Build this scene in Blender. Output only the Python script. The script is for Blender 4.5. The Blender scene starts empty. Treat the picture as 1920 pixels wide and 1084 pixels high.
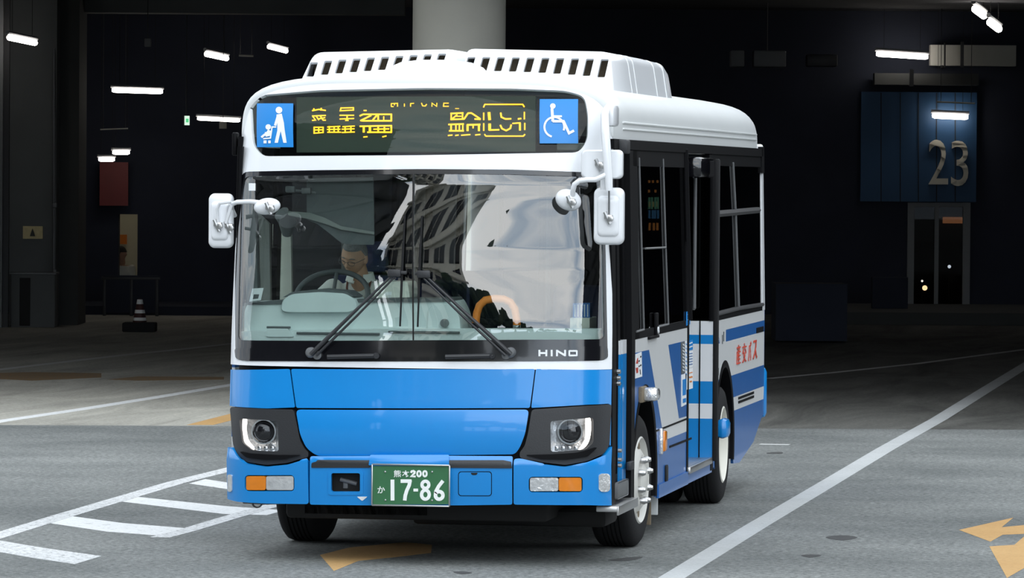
import bpy, bmesh, math, random
import numpy as np
from mathutils import Vector, Matrix
random.seed(7)
PI = math.pi
SC = bpy.context.scene
COL = SC.collection

# ------------------------------------------------------------------ camera
F_PX, IMG_W, IMG_H = 9553.8, 1920, 1084
CAM = np.array([5.2264, -29.809, 2.2973])
YAW, PITCH, ROLL = -.1543, -.0215, .0072
FW = np.array([math.sin(YAW)*math.cos(PITCH), math.cos(YAW)*math.cos(PITCH), math.sin(PITCH)])
_rt = np.array([math.cos(YAW), -math.sin(YAW), 0.0]); _up = np.cross(_rt, FW)
CR = math.cos(ROLL)*_rt + math.sin(ROLL)*_up
CU = -math.sin(ROLL)*_rt + math.cos(ROLL)*_up
cam_data = bpy.data.cameras.new('camera'); cam_data.sensor_width = 36; cam_data.sensor_fit = 'HORIZONTAL'
cam_data.lens = F_PX/IMG_W*36; cam_data.clip_start = .5; cam_data.clip_end = 500
cam = bpy.data.objects.new('camera', cam_data); COL.objects.link(cam)
cam.matrix_world = Matrix(((CR[0], CU[0], -FW[0], CAM[0]), (CR[1], CU[1], -FW[1], CAM[1]), (CR[2], CU[2], -FW[2], CAM[2]), (0, 0, 0, 1)))
SC.camera = cam

# ------------------------------------------------------------------ sky and exposure
SC.view_settings.view_transform = 'Standard'; SC.view_settings.look = 'None'
SC.view_settings.gamma = 1; SC.view_settings.use_curve_mapping = False
SC.view_settings.exposure = 0.0
world = bpy.data.worlds.new('overcast_sky'); SC.world = world; world.use_nodes = True
wn = world.node_tree; wn.nodes.clear()
def N(nt, typ, **kw):
    n = nt.nodes.new(typ)
    for k, v in kw.items(): setattr(n, k, v)
    return n
w_out = N(wn, 'ShaderNodeOutputWorld'); w_bg = N(wn, 'ShaderNodeBackground')
w_tc = N(wn, 'ShaderNodeTexCoord'); w_map = N(wn, 'ShaderNodeMapping')
w_map.inputs['Rotation'].default_value = (0.25, 0.5, 0.3); w_map.inputs['Scale'].default_value = (1.6, 5.0, 9.0)
w_nz = N(wn, 'ShaderNodeTexNoise'); w_nz.inputs['Scale'].default_value = 1.1; w_nz.inputs['Detail'].default_value = 7; w_nz.inputs['Distortion'].default_value = 1.2
w_rp = N(wn, 'ShaderNodeValToRGB')
w_rp.color_ramp.elements[0].position = .34; w_rp.color_ramp.elements[0].color = (.40, .52, .66, 1)
w_rp.color_ramp.elements[1].position = .60; w_rp.color_ramp.elements[1].color = (1.0, 1.02, 1.02, 1)
wn.links.new(w_tc.outputs['Generated'], w_map.inputs['Vector']); wn.links.new(w_map.outputs['Vector'], w_nz.inputs['Vector'])
wn.links.new(w_nz.outputs['Fac'], w_rp.inputs['Fac']); wn.links.new(w_rp.outputs['Color'], w_bg.inputs['Color'])
w_nm = N(wn, 'ShaderNodeVectorMath', operation='NORMALIZE'); w_dot = N(wn, 'ShaderNodeVectorMath', operation='DOT_PRODUCT'); w_dot.inputs[1].default_value = (.26, -.93, .27)
w_mr = N(wn, 'ShaderNodeMapRange'); w_mr.inputs['From Min'].default_value = .35; w_mr.inputs['To Min'].default_value = 1.95; w_mr.inputs['To Max'].default_value = 4.4; w_mr.interpolation_type = 'SMOOTHSTEP'
wn.links.new(w_tc.outputs['Generated'], w_nm.inputs[0]); wn.links.new(w_nm.outputs[0], w_dot.inputs[0]); wn.links.new(w_dot.outputs['Value'], w_mr.inputs['Value']); wn.links.new(w_mr.outputs[0], w_bg.inputs['Strength'])   # the sun stands behind thin cloud ahead of the bus
w_bg.inputs['Strength'].default_value = 2.7
wn.links.new(w_bg.outputs['Background'], w_out.inputs['Surface'])

# ------------------------------------------------------------------ picture point -> place
def ray(u, v): return FW + CR*((u-960)/F_PX) + CU*((542-v)/F_PX)
def on_y(u, v, Y):
    d = ray(u, v); return CAM + d*((Y-CAM[1])/d[1])
def on_x(u, v, X):
    d = ray(u, v); return CAM + d*((X-CAM[0])/d[0])
def on_ground(u, v, z=0.0):
    d = ray(u, v); return CAM + d*((z-CAM[2])/d[2])
def on_depth(u, v, D): return CAM + ray(u, v)*D
# hall frame: r = sideways, d = away from the photographer, z = up
RH = np.array([math.cos(YAW), -math.sin(YAW), 0.0]); FH = np.array([math.sin(YAW), math.cos(YAW), 0.0])
CG = np.array([CAM[0], CAM[1], 0.0])
def hall(r, d, z): return CG + RH*r + FH*d + np.array([0, 0, z])
def hpx(u, v, D):
    p = CAM + ray(u, v)*(D/(ray(u, v)@FH)); q = p-CG
    return float(q@RH), float(p[2])
HALL_ROT = Matrix.Rotation(-YAW, 4, 'Z')

# ------------------------------------------------------------------ materials (all procedural)
def principled(m):
    return m.node_tree.nodes['Principled BSDF']
def mat(name, col, rough=.5, metal=0.0, coat=0.0, var=0.06, scale=6.0, bump=0.0, bscale=60.0, emit=None, es=0.0, spec=.5, trans=0.0):
    m = bpy.data.materials.new(name); m.use_nodes = True; nt = m.node_tree; p = principled(m)
    p.inputs['Roughness'].default_value = rough; p.inputs['Metallic'].default_value = metal
    p.inputs['Coat Weight'].default_value = coat; p.inputs['Coat Roughness'].default_value = .04
    p.inputs['Specular IOR Level'].default_value = spec; p.inputs['Transmission Weight'].default_value = trans
    tc = N(nt, 'ShaderNodeTexCoord'); nz = N(nt, 'ShaderNodeTexNoise')
    nz.inputs['Scale'].default_value = scale; nz.inputs['Detail'].default_value = 5
    nt.links.new(tc.outputs['Object'], nz.inputs['Vector'])
    mx = N(nt, 'ShaderNodeMix', data_type='RGBA')
    mx.inputs[6].default_value = tuple(c*(1-var) for c in col)+(1,); mx.inputs[7].default_value = tuple(min(1, c*(1+var)) for c in col)+(1,)
    nt.links.new(nz.outputs['Fac'], mx.inputs[0]); nt.links.new(mx.outputs[2], p.inputs['Base Color'])
    if bump:
        n2 = N(nt, 'ShaderNodeTexNoise'); n2.inputs['Scale'].default_value = bscale; n2.inputs['Detail'].default_value = 4
        nt.links.new(tc.outputs['Object'], n2.inputs['Vector'])
        b = N(nt, 'ShaderNodeBump'); b.inputs['Strength'].default_value = bump; b.inputs['Distance'].default_value = .01
        nt.links.new(n2.outputs['Fac'], b.inputs['Height']); nt.links.new(b.outputs['Normal'], p.inputs['Normal'])
    if emit:
        p.inputs['Emission Color'].default_value = emit+(1,); p.inputs['Emission Strength'].default_value = es
    return m
def glass(name, tint, ior, rough=0.0):
    m = bpy.data.materials.new(name); m.use_nodes = True; nt = m.node_tree; nt.nodes.clear()
    o = N(nt, 'ShaderNodeOutputMaterial'); mx = N(nt, 'ShaderNodeMixShader'); tr = N(nt, 'ShaderNodeBsdfTransparent'); gl = N(nt, 'ShaderNodeBsdfGlossy')
    fr = N(nt, 'ShaderNodeFresnel'); fr.inputs['IOR'].default_value = ior
    tr.inputs['Color'].default_value = tint+(1,); gl.inputs['Roughness'].default_value = rough
    geo = N(nt, 'ShaderNodeNewGeometry'); mul = N(nt, 'ShaderNodeMath', operation='MULTIPLY')
    inv = N(nt, 'ShaderNodeMath', operation='SUBTRACT'); inv.inputs[0].default_value = 1.0
    nt.links.new(geo.outputs['Backfacing'], inv.inputs[1])
    nt.links.new(fr.outputs['Fac'], mul.inputs[0]); nt.links.new(inv.outputs[0], mul.inputs[1])
    nt.links.new(mul.outputs[0], mx.inputs['Fac']); nt.links.new(tr.outputs[0], mx.inputs[1]); nt.links.new(gl.outputs[0], mx.inputs[2])
    nt.links.new(mx.outputs[0], o.inputs['Surface'])
    return m
def emission(name, col, s):
    m = bpy.data.materials.new(name); m.use_nodes = True; nt = m.node_tree; nt.nodes.clear()
    o = N(nt, 'ShaderNodeOutputMaterial'); e = N(nt, 'ShaderNodeEmission'); e.inputs['Color'].default_value = col+(1,); e.inputs['Strength'].default_value = s
    nt.links.new(e.outputs[0], o.inputs['Surface']); return m
def road(name, c0, c1, grain, worn=None, streak=False, ws=24):
    m = bpy.data.materials.new(name); m.use_nodes = True; nt = m.node_tree; p = principled(m)
    p.inputs['Roughness'].default_value = .9; p.inputs['Specular IOR Level'].default_value = .25
    tc = N(nt, 'ShaderNodeTexCoord')
    a = N(nt, 'ShaderNodeTexNoise'); a.inputs['Scale'].default_value = .35; a.inputs['Detail'].default_value = 6; a.inputs['Roughness'].default_value = .65
    g = N(nt, 'ShaderNodeTexNoise'); g.inputs['Scale'].default_value = 24; g.inputs['Detail'].default_value = 5; g.inputs['Roughness'].default_value = .85
    mp = N(nt, 'ShaderNodeMapping'); mp.inputs['Scale'].default_value = (1.2, .22, 1) if streak else (1, 1, 1); mp.inputs['Rotation'].default_value = (0, 0, 1.57+.154 if streak else 0)
    if streak: a.inputs['Scale'].default_value = 1.1; a.inputs['Distortion'].default_value = .8
    nt.links.new(tc.outputs['Object'], mp.inputs['Vector']); nt.links.new(mp.outputs['Vector'], a.inputs['Vector']); nt.links.new(tc.outputs['Object'], g.inputs['Vector'])
    m1 = N(nt, 'ShaderNodeMix', data_type='RGBA'); m1.inputs[6].default_value = c0+(1,); m1.inputs[7].default_value = c1+(1,)
    r1 = N(nt, 'ShaderNodeMapRange'); r1.inputs['From Min'].default_value = .3; r1.inputs['From Max'].default_value = .7
    nt.links.new(a.outputs['Fac'], r1.inputs['Value']); nt.links.new(r1.outputs[0], m1.inputs[0])
    r2 = N(nt, 'ShaderNodeMapRange'); r2.inputs['From Min'].default_value = .3; r2.inputs['From Max'].default_value = .72
    r2.inputs['To Min'].default_value = 1-grain; r2.inputs['To Max'].default_value = 1+grain
    nt.links.new(g.outputs['Fac'], r2.inputs['Value'])
    m2 = N(nt, 'ShaderNodeMix', data_type='RGBA', blend_type='MULTIPLY'); m2.inputs[0].default_value = 1
    nt.links.new(m1.outputs[2], m2.inputs[6]); nt.links.new(r2.outputs[0], m2.inputs[7])
    last = m2.outputs[2]
    if worn:
        wv = N(nt, 'ShaderNodeTexNoise'); wv.inputs['Scale'].default_value = ws; wv.inputs['Detail'].default_value = 8; wv.inputs['Roughness'].default_value = .75
        nt.links.new(tc.outputs['Object'], wv.inputs['Vector'])
        r3 = N(nt, 'ShaderNodeMapRange'); r3.inputs['From Min'].default_value = worn[0]; r3.inputs['From Max'].default_value = worn[0]+.09
        nt.links.new(wv.outputs['Fac'], r3.inputs['Value'])
        m3 = N(nt, 'ShaderNodeMix', data_type='RGBA'); m3.inputs[7].default_value = worn[1]+(1,)
        nt.links.new(r3.outputs[0], m3.inputs[0]); nt.links.new(last, m3.inputs[6]); last = m3.outputs[2]
    nt.links.new(last, p.inputs['Base Color'])
    b = N(nt, 'ShaderNodeBump'); b.inputs['Strength'].default_value = .5; b.inputs['Distance'].default_value = .006
    nt.links.new(g.outputs['Fac'], b.inputs['Height']); nt.links.new(b.outputs['Normal'], p.inputs['Normal'])
    return m

M = dict(
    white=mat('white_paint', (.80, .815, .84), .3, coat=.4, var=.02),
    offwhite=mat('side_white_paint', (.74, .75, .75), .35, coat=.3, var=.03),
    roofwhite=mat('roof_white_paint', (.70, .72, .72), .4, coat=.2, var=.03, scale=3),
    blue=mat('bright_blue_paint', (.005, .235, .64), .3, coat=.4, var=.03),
    blue2=mat('shaded_blue_paint', (.016, .125, .40), .35, coat=.3, var=.05),  # the front's blue, darkened in colour because the side gets less light
    black=mat('black_gloss', (.006, .006, .008), .12, coat=.4),
    satin=mat('black_satin', (.006, .006, .007), .5, spec=.08),
    plastic=mat('black_plastic', (.022, .023, .026), .5, bump=.1, bscale=120),
    rubber=mat('rubber', (.016, .016, .017), .8, spec=.2, bump=.15, bscale=90),
    under=mat('chassis_black', (.008, .008, .008), .8),
    steel=mat('brushed_steel', (.55, .55, .55), .35, 1.0),
    chrome=mat('chrome', (.85, .86, .88), .07, 1.0),
    wheelpaint=mat('wheel_paint', (.62, .61, .57), .45, bump=.05),
    creamwheel=mat('cream_wheel_paint', (.74, .72, .64), .45),
    amber=mat('amber_lens', (.75, .22, .01), .15, coat=.6, var=.12, scale=30),
    clear=mat('clear_lens', (.78, .80, .82), .10, .55, coat=.8, var=.35, scale=22, bump=.9, bscale=26),
    lens=glass('lamp_glass', (.95, .96, .97), 1.5),
    wind=glass('windshield_glass', (.90, .95, .935), 2.2),
    signglass=glass('sign_glass', (.90, .94, .92), 1.33),
    tinted=glass('tinted_glass', (.10, .11, .12), 1.5), cabglass=glass('cab_side_glass', (.9, .92, .91), 1.5),
    drl=emission('daylight_strip', (1, .93, .85), 3.2),
    led=emission('amber_led', (1, .47, .03), 2.6),
    ledboard=mat('led_board', (.022, .035, .024), .5),
    decalblue=mat('decal_blue', (.002, .21, .60), .4, var=.02),
    decalwhite=mat('decal_white', (.78, .80, .82), .5, var=.02),
    plategreen=mat('plate_green', (.028, .135, .052), .45, var=.08, scale=20),
    platewhite=mat('plate_white', (.85, .87, .85), .4, var=.02),
    dash=mat('dash_grey', (.60, .66, .66), .6, var=.05, bump=.05),
    dashdark=mat('dash_dark', (.09, .10, .105), .6),
    inner=mat('interior_grey', (.20, .21, .20), .7),
    innerdark=mat('interior_dark', (.04, .04, .046), .8), innerpale=mat('interior_pale', (.55, .56, .55), .7),
    cream=mat('interior_cream', (.70, .71, .64), .6),
    seatblue=mat('seat_fabric', (.02, .03, .09), .9, bump=.2, bscale=150),
    orange=mat('orange_grip', (.72, .21, .025), .4, var=.08),
    red=mat('red_paint', (.45, .03, .01), .5),
    textred=mat('red_lettering', (.55, .05, .02), .5),
    skin=mat('skin', (.60, .345, .22), .55, var=.12, scale=30, bump=.06, bscale=70),
    skinpale=mat('skin_pale', (.45, .25, .17), .55, var=.1, scale=30),
    hair=mat('grey_hair', (.22, .22, .22), .7, var=.4, scale=80, bump=.5, bscale=180),
    hairdark=mat('dark_hair', (.012, .010, .010), .6, bump=.4, bscale=150),
    shirt=mat('white_cloth', (.78, .80, .76), .8, var=.04, bump=.15, bscale=40),
    trousers=mat('dark_cloth', (.015, .017, .028), .9, bump=.15, bscale=60),
    strap=mat('brown_strap', (.16, .05, .03), .7),
    mirror=mat('mirror_glass', (.8, .82, .84), .02, 1.0),
    rust=mat('rusty_plate', (.19, .15, .10), .8, var=.4, scale=20, bump=.4),
    asphalt=road('asphalt', (.105, .113, .111), (.245, .252, .243), .85),
    asphalt2=road('shaded_asphalt', (.055, .054, .050), (.16, .156, .142), .5, streak=True), concrete=road('pale_concrete', (.26, .25, .22), (.50, .48, .42), .4, streak=True),  # asphalt2 is browner, and darkened to stand for shade at the hall's right
    linewhite=road('road_paint_white', (.66, .67, .67), (.76, .76, .75), .15, (.565, (.24, .245, .245)), ws=15), linemid=road('road_paint_scuffed', (.40, .41, .41), (.52, .53, .53), .2, (.58, (.26, .26, .26))),
    linefaint=road('road_paint_faded', (.60, .61, .61), (.74, .74, .74), .2, (.505, (.22, .225, .225))),
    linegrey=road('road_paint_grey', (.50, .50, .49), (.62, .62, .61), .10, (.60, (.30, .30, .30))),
    lineorange=road('road_paint_orange', (.46, .27, .105), (.56, .35, .15), .18, (.60, (.27, .22, .16))), lineorange_dim=road('road_paint_dim_orange', (.28, .17, .08), (.34, .21, .10), .2, (.48, (.18, .16, .13))),  # the brown is orange paint dimmed in colour for the dark hall
    tar=road('tar_patch', (.05, .05, .05), (.08, .08, .08), .2),
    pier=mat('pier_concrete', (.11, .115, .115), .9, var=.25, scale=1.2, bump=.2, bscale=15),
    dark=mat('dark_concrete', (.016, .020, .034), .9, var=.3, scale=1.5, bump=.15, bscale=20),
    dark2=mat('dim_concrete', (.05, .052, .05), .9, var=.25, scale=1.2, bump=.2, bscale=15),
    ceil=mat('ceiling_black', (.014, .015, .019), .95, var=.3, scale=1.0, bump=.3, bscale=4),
    pillar=mat('pillar_concrete', (.50, .49, .44), .75, var=.10, scale=2.2, bump=.08, bscale=30),
    darkmetal=mat('dark_metal', (.03, .03, .033), .5, .3),
    greymetal=mat('grey_metal', (.14, .145, .15), .55, .2),
    bluepanel=mat('blue_panel', (.007, .050, .125), .6, var=.1, scale=2),
    digits=mat('silver_digits', (.50, .475, .40), .5, var=.05),
    tube=emission('lamp_tube', (1, .94, .87), 15.0),
    tubedim=emission('lamp_tube_dim', (1, .96, .9), 1.2),
    lamphouse=mat('lamp_housing', (.35, .35, .36), .5),
    redpanel=mat('red_panel', (.13, .010, .010), .6, var=.2, scale=3),
    creamwall=mat('lit_cream_wall', (.62, .60, .50), .8),
    notice=mat('notice_yellow', (.60, .50, .27), .8, var=.2, scale=15),
    exitgreen=emission('exit_green', (.12, .75, .30), .9),
    exitwhite=emission('exit_white', (.75, 1, .8), 1.0),
    conered=mat('cone_red', (.05, .010, .008), .6),
    conewhite=mat('cone_reflective', (.85, .85, .83), .5),
    facade=mat('facade_pale', (.85, .82, .72), .8, var=.06),
    facadeglass=mat('facade_glass', (.015, .018, .022), .1),
    leaves=mat('leaf_green', (.030, .055, .022), .8, var=.5, scale=9),
    bark=mat('bark', (.07, .05, .035), .9, bump=.5, bscale=15),
)

# ------------------------------------------------------------------ mesh helpers
def link(name, me, parent=None, label=None):
    o = bpy.data.objects.new(name, me); COL.objects.link(o)
    if parent is not None: o.parent = parent
    if label: o['label'] = label
    return o
def thing(name, label, cat, loc=(0, 0, 0), group=None, rot=None):
    o = bpy.data.objects.new(name, None); COL.objects.link(o); o.location = loc; o.empty_display_size = .2
    if rot: o.rotation_euler = rot
    o['label'] = label; o['category'] = cat
    if group: o['group'] = group
    return o
def tag(o, label, cat, group=None, kind=None):
    o['label'] = label; o['category'] = cat
    if group: o['group'] = group
    if kind: o['kind'] = kind
    return o
class B:
    """collects shapes and links them as ONE mesh object"""
    def __init__(s): s.bm = bmesh.new()
    def add(s, other, mx=None):
        me = bpy.data.meshes.new('t'); other.to_mesh(me); other.free()
        if mx is not None: me.transform(mx)
        s.bm.from_mesh(me); bpy.data.meshes.remove(me); return s
    def box(s, c, d, bev=0.0, rot=None, seg=2):
        b = bmesh.new(); bmesh.ops.create_cube(b, size=1)
        for v in b.verts: v.co = Vector((v.co.x*d[0], v.co.y*d[1], v.co.z*d[2]))
        if bev: bmesh.ops.bevel(b, geom=list(b.edges), offset=bev, segments=seg, affect='EDGES', profile=.5)
        mx = Matrix.Translation(Vector(c)) @ (rot if rot is not None else Matrix.Identity(4))
        return s.add(b, mx)
    def tube(s, pts, r, seg=10, caps=True):
        pts = [Vector(p) for p in pts]; rs = r if isinstance(r, (list, tuple)) else [r]*len(pts)
        rings = []; prev = None
        for i, p in enumerate(pts):
            t = (pts[min(i+1, len(pts)-1)]-pts[max(i-1, 0)]).normalized()
            if prev is None:
                a = Vector((0, 0, 1)) if abs(t.z) < .9 else Vector((1, 0, 0)); n = t.cross(a).normalized()
            else: n = (prev - t*prev.dot(t)).normalized()
            prev = n; bnv = t.cross(n)
            rings.append([s.bm.verts.new(p+(n*math.cos(2*PI*k/seg)+bnv*math.sin(2*PI*k/seg))*rs[i]) for k in range(seg)])
        for a, b in zip(rings, rings[1:]):
            for k in range(seg): s.bm.faces.new((a[k], a[(k+1) % seg], b[(k+1) % seg], b[k]))
        if caps: s.bm.faces.new(rings[0][::-1]); s.bm.faces.new(rings[-1])
        return s
    def lathe(s, prof, mx=None, seg=32, closed=False):
        """prof: (radius, height) along local z"""
        b = bmesh.new(); rings = []
        for r, h in prof:
            if r < 1e-6: rings.append([b.verts.new((0, 0, h))])
            else: rings.append([b.verts.new((r*math.cos(2*PI*k/seg), r*math.sin(2*PI*k/seg), h)) for k in range(seg)])
        prs = list(zip(rings, rings[1:])) + ([(rings[-1], rings[0])] if closed else [])
        for a, c in prs:
            for k in range(seg):
                k2 = (k+1) % seg
                q = [a[k % len(a)], a[k2 % len(a)], c[k2 % len(c)], c[k % len(c)]]
                u = []
                for v in q:
                    if v not in u: u.append(v)
                if len(u) > 2: b.faces.new(u)
        bmesh.ops.recalc_face_normals(b, faces=list(b.faces))
        return s.add(b, mx)
    def prism(s, poly, vec):
        """poly: list of 3D points, vec: extrusion"""
        vec = Vector(vec); a = [s.bm.verts.new(Vector(p)) for p in poly]; c = [s.bm.verts.new(Vector(p)+vec) for p in poly]
        n = len(a); fs = [s.bm.faces.new(a[::-1]), s.bm.faces.new(c)]
        for i in range(n): fs.append(s.bm.faces.new((a[i], a[(i+1) % n], c[(i+1) % n], c[i])))
        bmesh.ops.recalc_face_normals(s.bm, faces=fs); return s
    def loft(s, rings, closed=True, caps=True):
        R = [[s.bm.verts.new(Vector(p)) for p in r] for r in rings]; n = len(R[0]); fs = []
        for a, b in zip(R, R[1:]):
            for k in range(n if closed else n-1): fs.append(s.bm.faces.new((a[k], a[(k+1) % n], b[(k+1) % n], b[k])))
        if caps: fs.append(s.bm.faces.new(R[0][::-1])); fs.append(s.bm.faces.new(R[-1]))
        bmesh.ops.recalc_face_normals(s.bm, faces=fs); return s
    def build(s, name, m, parent=None, smooth=40, label=None, loc=None):
        if loc is not None:
            off = Vector(loc)
            for v in s.bm.verts: v.co -= off
        me = bpy.data.meshes.new(name); bmesh.ops.triangulate(s.bm, faces=[f for f in s.bm.faces if len(f.verts) > 4])
        if smooth:
            for f in s.bm.faces: f.smooth = True
            for e in s.bm.edges:
                if len(e.link_faces) == 2 and e.calc_face_angle(0) > math.radians(smooth): e.smooth = False
        s.bm.to_mesh(me); s.bm.free()
        for x in (m if isinstance(m, (list, tuple)) else [m]): me.materials.append(x)
        o = link(name, me, parent, label)
        if loc is not None: o.location = loc
        return o
def inside(p, poly):
    x, y = p; c = False; j = len(poly)-1
    for i in range(len(poly)):
        xi, yi = poly[i]; xj, yj = poly[j]
        if (yi > y) != (yj > y) and x < (xj-xi)*(y-yi)/(yj-yi)+xi: c = not c
        j = i
    return c
def smooth_poly(pts, n=4):
    out = []; k = len(pts); P = [np.array(p, float) for p in pts]
    for i in range(k):
        a, b, c, d = P[i-1], P[i], P[(i+1) % k], P[(i+2) % k]
        for j in range(n):
            t = j/n
            out.append(tuple(.5*((2*b)+(c-a)*t+(2*a-5*b+4*c-d)*t*t+(3*b-a-3*c+d)*t**3)))
    return out
def rrect(x0, y0, x1, y1, r, n=5):
    out = []
    for cx, cy, a in ((x1-r, y1-r, 0), (x0+r, y1-r, 90), (x0+r, y0+r, 180), (x1-r, y0+r, 270)):
        for k in range(n+1):
            t = math.radians(a+90*k/n); out.append((cx+r*math.cos(t), cy+r*math.sin(t)))
    return out
def rpoly(pts, r, n=4):
    """round every corner of a polygon"""
    out = []; k = len(pts)
    for i in range(k):
        p = np.array(pts[i], float); a = np.array(pts[i-1], float)-p; b = np.array(pts[(i+1) % k], float)-p
        la, lb = np.linalg.norm(a), np.linalg.norm(b); rr = min(r, la*.45, lb*.45)
        s, e = p+a/la*rr, p+b/lb*rr
        for j in range(n+1):
            t = j/n; out.append(tuple((1-t)**2*s+2*t*(1-t)*p+t*t*e))
    return out
def area2(p): return sum(p[i-1][0]*p[i][1]-p[i][0]*p[i-1][1] for i in range(len(p)))*.5
def patch(name, mats, outer, surf, holes=(), off=0.0, th=.012, ucuts=(), vcuts=(), lines=(), matfn=None, parent=None, flip=False, label=None):
    """a panel cut to an outline in (u, v) and laid on a curved surface, with thickness"""
    b = bmesh.new()
    def loop(p):
        vs = [b.verts.new((x, y, 0)) for x, y in p]
        return [b.edges.new((vs[i-1], vs[i])) for i in range(len(vs))]
    if holes:
        es = loop(outer)
        for h in holes: es += loop(h)
        bmesh.ops.triangle_fill(b, use_beauty=True, use_dissolve=False, edges=es)
    else:
        es = loop(outer); bmesh.ops.triangle_fill(b, use_beauty=True, use_dissolve=False, edges=es)
    def cut(co, no):
        bmesh.ops.bisect_plane(b, geom=list(b.verts)+list(b.edges)+list(b.faces), plane_co=co, plane_no=no, dist=1e-5)
    for u in ucuts: cut((u, 0, 0), (1, 0, 0))
    for v in vcuts: cut((0, v, 0), (0, 1, 0))
    for (p, q) in lines: cut((p[0], p[1], 0), (-(q[1]-p[1]), q[0]-p[0], 0))
    b.verts.index_update()
    e = 1e-3; P = []; NN = []
    for v in b.verts:
        u, w = v.co.x, v.co.y
        p = np.array(surf(u, w)); du = np.array(surf(u+e, w))-np.array(surf(u-e, w)); dv = np.array(surf(u, w+e))-np.array(surf(u, w-e))
        n = np.cross(du, dv); n /= np.linalg.norm(n)
        if flip: n = -n
        P.append(p); NN.append(n)
    nv = len(P); verts = [tuple(p+n*off) for p, n in zip(P, NN)] + [tuple(p+n*(off-th)) for p, n in zip(P, NN)]
    faces = []; kinds = []; mi = []
    for f in b.faces:
        ids = [v.index for v in f.verts]
        if (area2([(b.verts[i].co.x, b.verts[i].co.y) for i in ids] if False else [(v.co.x, v.co.y) for v in f.verts]) < 0) != flip: ids = ids[::-1]
        c = f.calc_center_median(); k = matfn(c.x, c.y) if matfn else 0
        faces.append(ids); kinds.append(0); mi.append(k)
        faces.append([i+nv for i in ids[::-1]]); kinds.append(1); mi.append(k)
        for i in range(len(ids)):
            a, c2 = ids[i], ids[(i+1) % len(ids)]
            ed = b.edges.get((vmap(b, a), vmap(b, c2)))
            if len(ed.link_faces) == 1:
                faces.append([a, a+nv, c2+nv, c2]); kinds.append(2); mi.append(k)
    b.free()
    me = bpy.data.meshes.new(name); me.from_pydata(verts, [], faces)
    for x in (mats if isinstance(mats, (list, tuple)) else [mats]): me.materials.append(x)
    ln = []
    for pl, kd, k in zip(me.polygons, kinds, mi):
        pl.use_smooth = True; pl.material_index = k
        fn = tuple(pl.normal)
        for li in pl.loop_indices:
            vi = me.loops[li].vertex_index
            if kd == 0: ln.append(tuple(NN[vi]))
            elif kd == 1: ln.append(tuple(-NN[vi-nv]))
            else: ln.append(fn)
    me.normals_split_custom_set(ln)
    return link(name, me, parent, label)
def vmap(b, i):
    b.verts.ensure_lookup_table(); return b.verts[i]
def strokes2d(polys, w):
    """polylines -> list of convex 2D polygons (mitred strips)"""
    out = []
    for pl in polys:
        ww = w
        if isinstance(pl[0], (int, float)): ww = pl[0]; pl = pl[1:]
        P = [np.array(p, float) for p in pl]; n = len(P); closed = n > 3 and np.linalg.norm(P[0]-P[-1]) < 1e-6
        L = []; R = []
        for i in range(n):
            a = P[i-1] if i > 0 else (P[-2] if closed else None); c = P[i+1] if i < n-1 else (P[1] if closed else None)
            d1 = (P[i]-a)/np.linalg.norm(P[i]-a) if a is not None else None; d2 = (c-P[i])/np.linalg.norm(c-P[i]) if c is not None else None
            if d1 is None: d1 = d2
            if d2 is None: d2 = d1
            n1 = np.array([-d1[1], d1[0]]); n2 = np.array([-d2[1], d2[0]]); m = n1+n2
            m = n1 if np.linalg.norm(m) < 1e-6 else m/np.linalg.norm(m)
            k = min(1/max(m@n1, .1), 1.6)*ww/2; L.append(tuple(P[i]+m*k)); R.append(tuple(P[i]-m*k))
        for i in range(n-1): out.append([L[i], R[i], R[i+1], L[i+1]])
    return out
def ring2d(cx, cy, rx, ry, w, a0=0, a1=360, n=24):
    pts = [(cx+rx*math.cos(math.radians(a0+(a1-a0)*k/n)), cy+ry*math.sin(math.radians(a0+(a1-a0)*k/n))) for k in range(n+1)]
    return [w]+pts
def disc2d(cx, cy, r, n=20): return [(cx+r*math.cos(2*PI*k/n), cy+r*math.sin(2*PI*k/n)) for k in range(n)]
def mark(name, m, polys2d, to3d, normal, parent, th=.003, label=None, smooth=0):
    """flat lettering / pictogram: 2D polygons laid in place with a small thickness"""
    b = B(); nrm = np.array(normal, float)*th
    for i, p in enumerate(polys2d): b.prism([to3d(*q) for q in p], nrm*(1+.11*(i % 6)))
    return b.build(name, m, parent, smooth=smooth, label=label)
_txt = {}
def text2d(s):
    """outline of a word as triangles in a unit box (0..1, 0..1)"""
    if s in _txt: return _txt[s]
    cu = bpy.data.curves.new('t', 'FONT'); cu.body = s; cu.resolution_u = 4; cu.offset = .012 if s in '熊本か' else 0
    o = bpy.data.objects.new('t', cu); COL.objects.link(o)
    dg = bpy.context.evaluated_depsgraph_get(); me = bpy.data.meshes.new_from_object(o.evaluated_get(dg))
    bpy.data.objects.remove(o)
    vs = np.array([v.co[:2] for v in me.vertices]); lo, hi = vs.min(0), vs.max(0); vs = (vs-lo)/(hi-lo)
    res = [[tuple(vs[i]) for i in p.vertices] for p in me.polygons]
    bpy.data.meshes.remove(me); _txt[s] = res; return res
def text_in(s, x0, y0, x1, y1):
    """place a word in a picture-style box (y down)"""
    return [[(x0+(x1-x0)*u, y1+(y0-y1)*v) for u, v in p] for p in text2d(s)]

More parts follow.
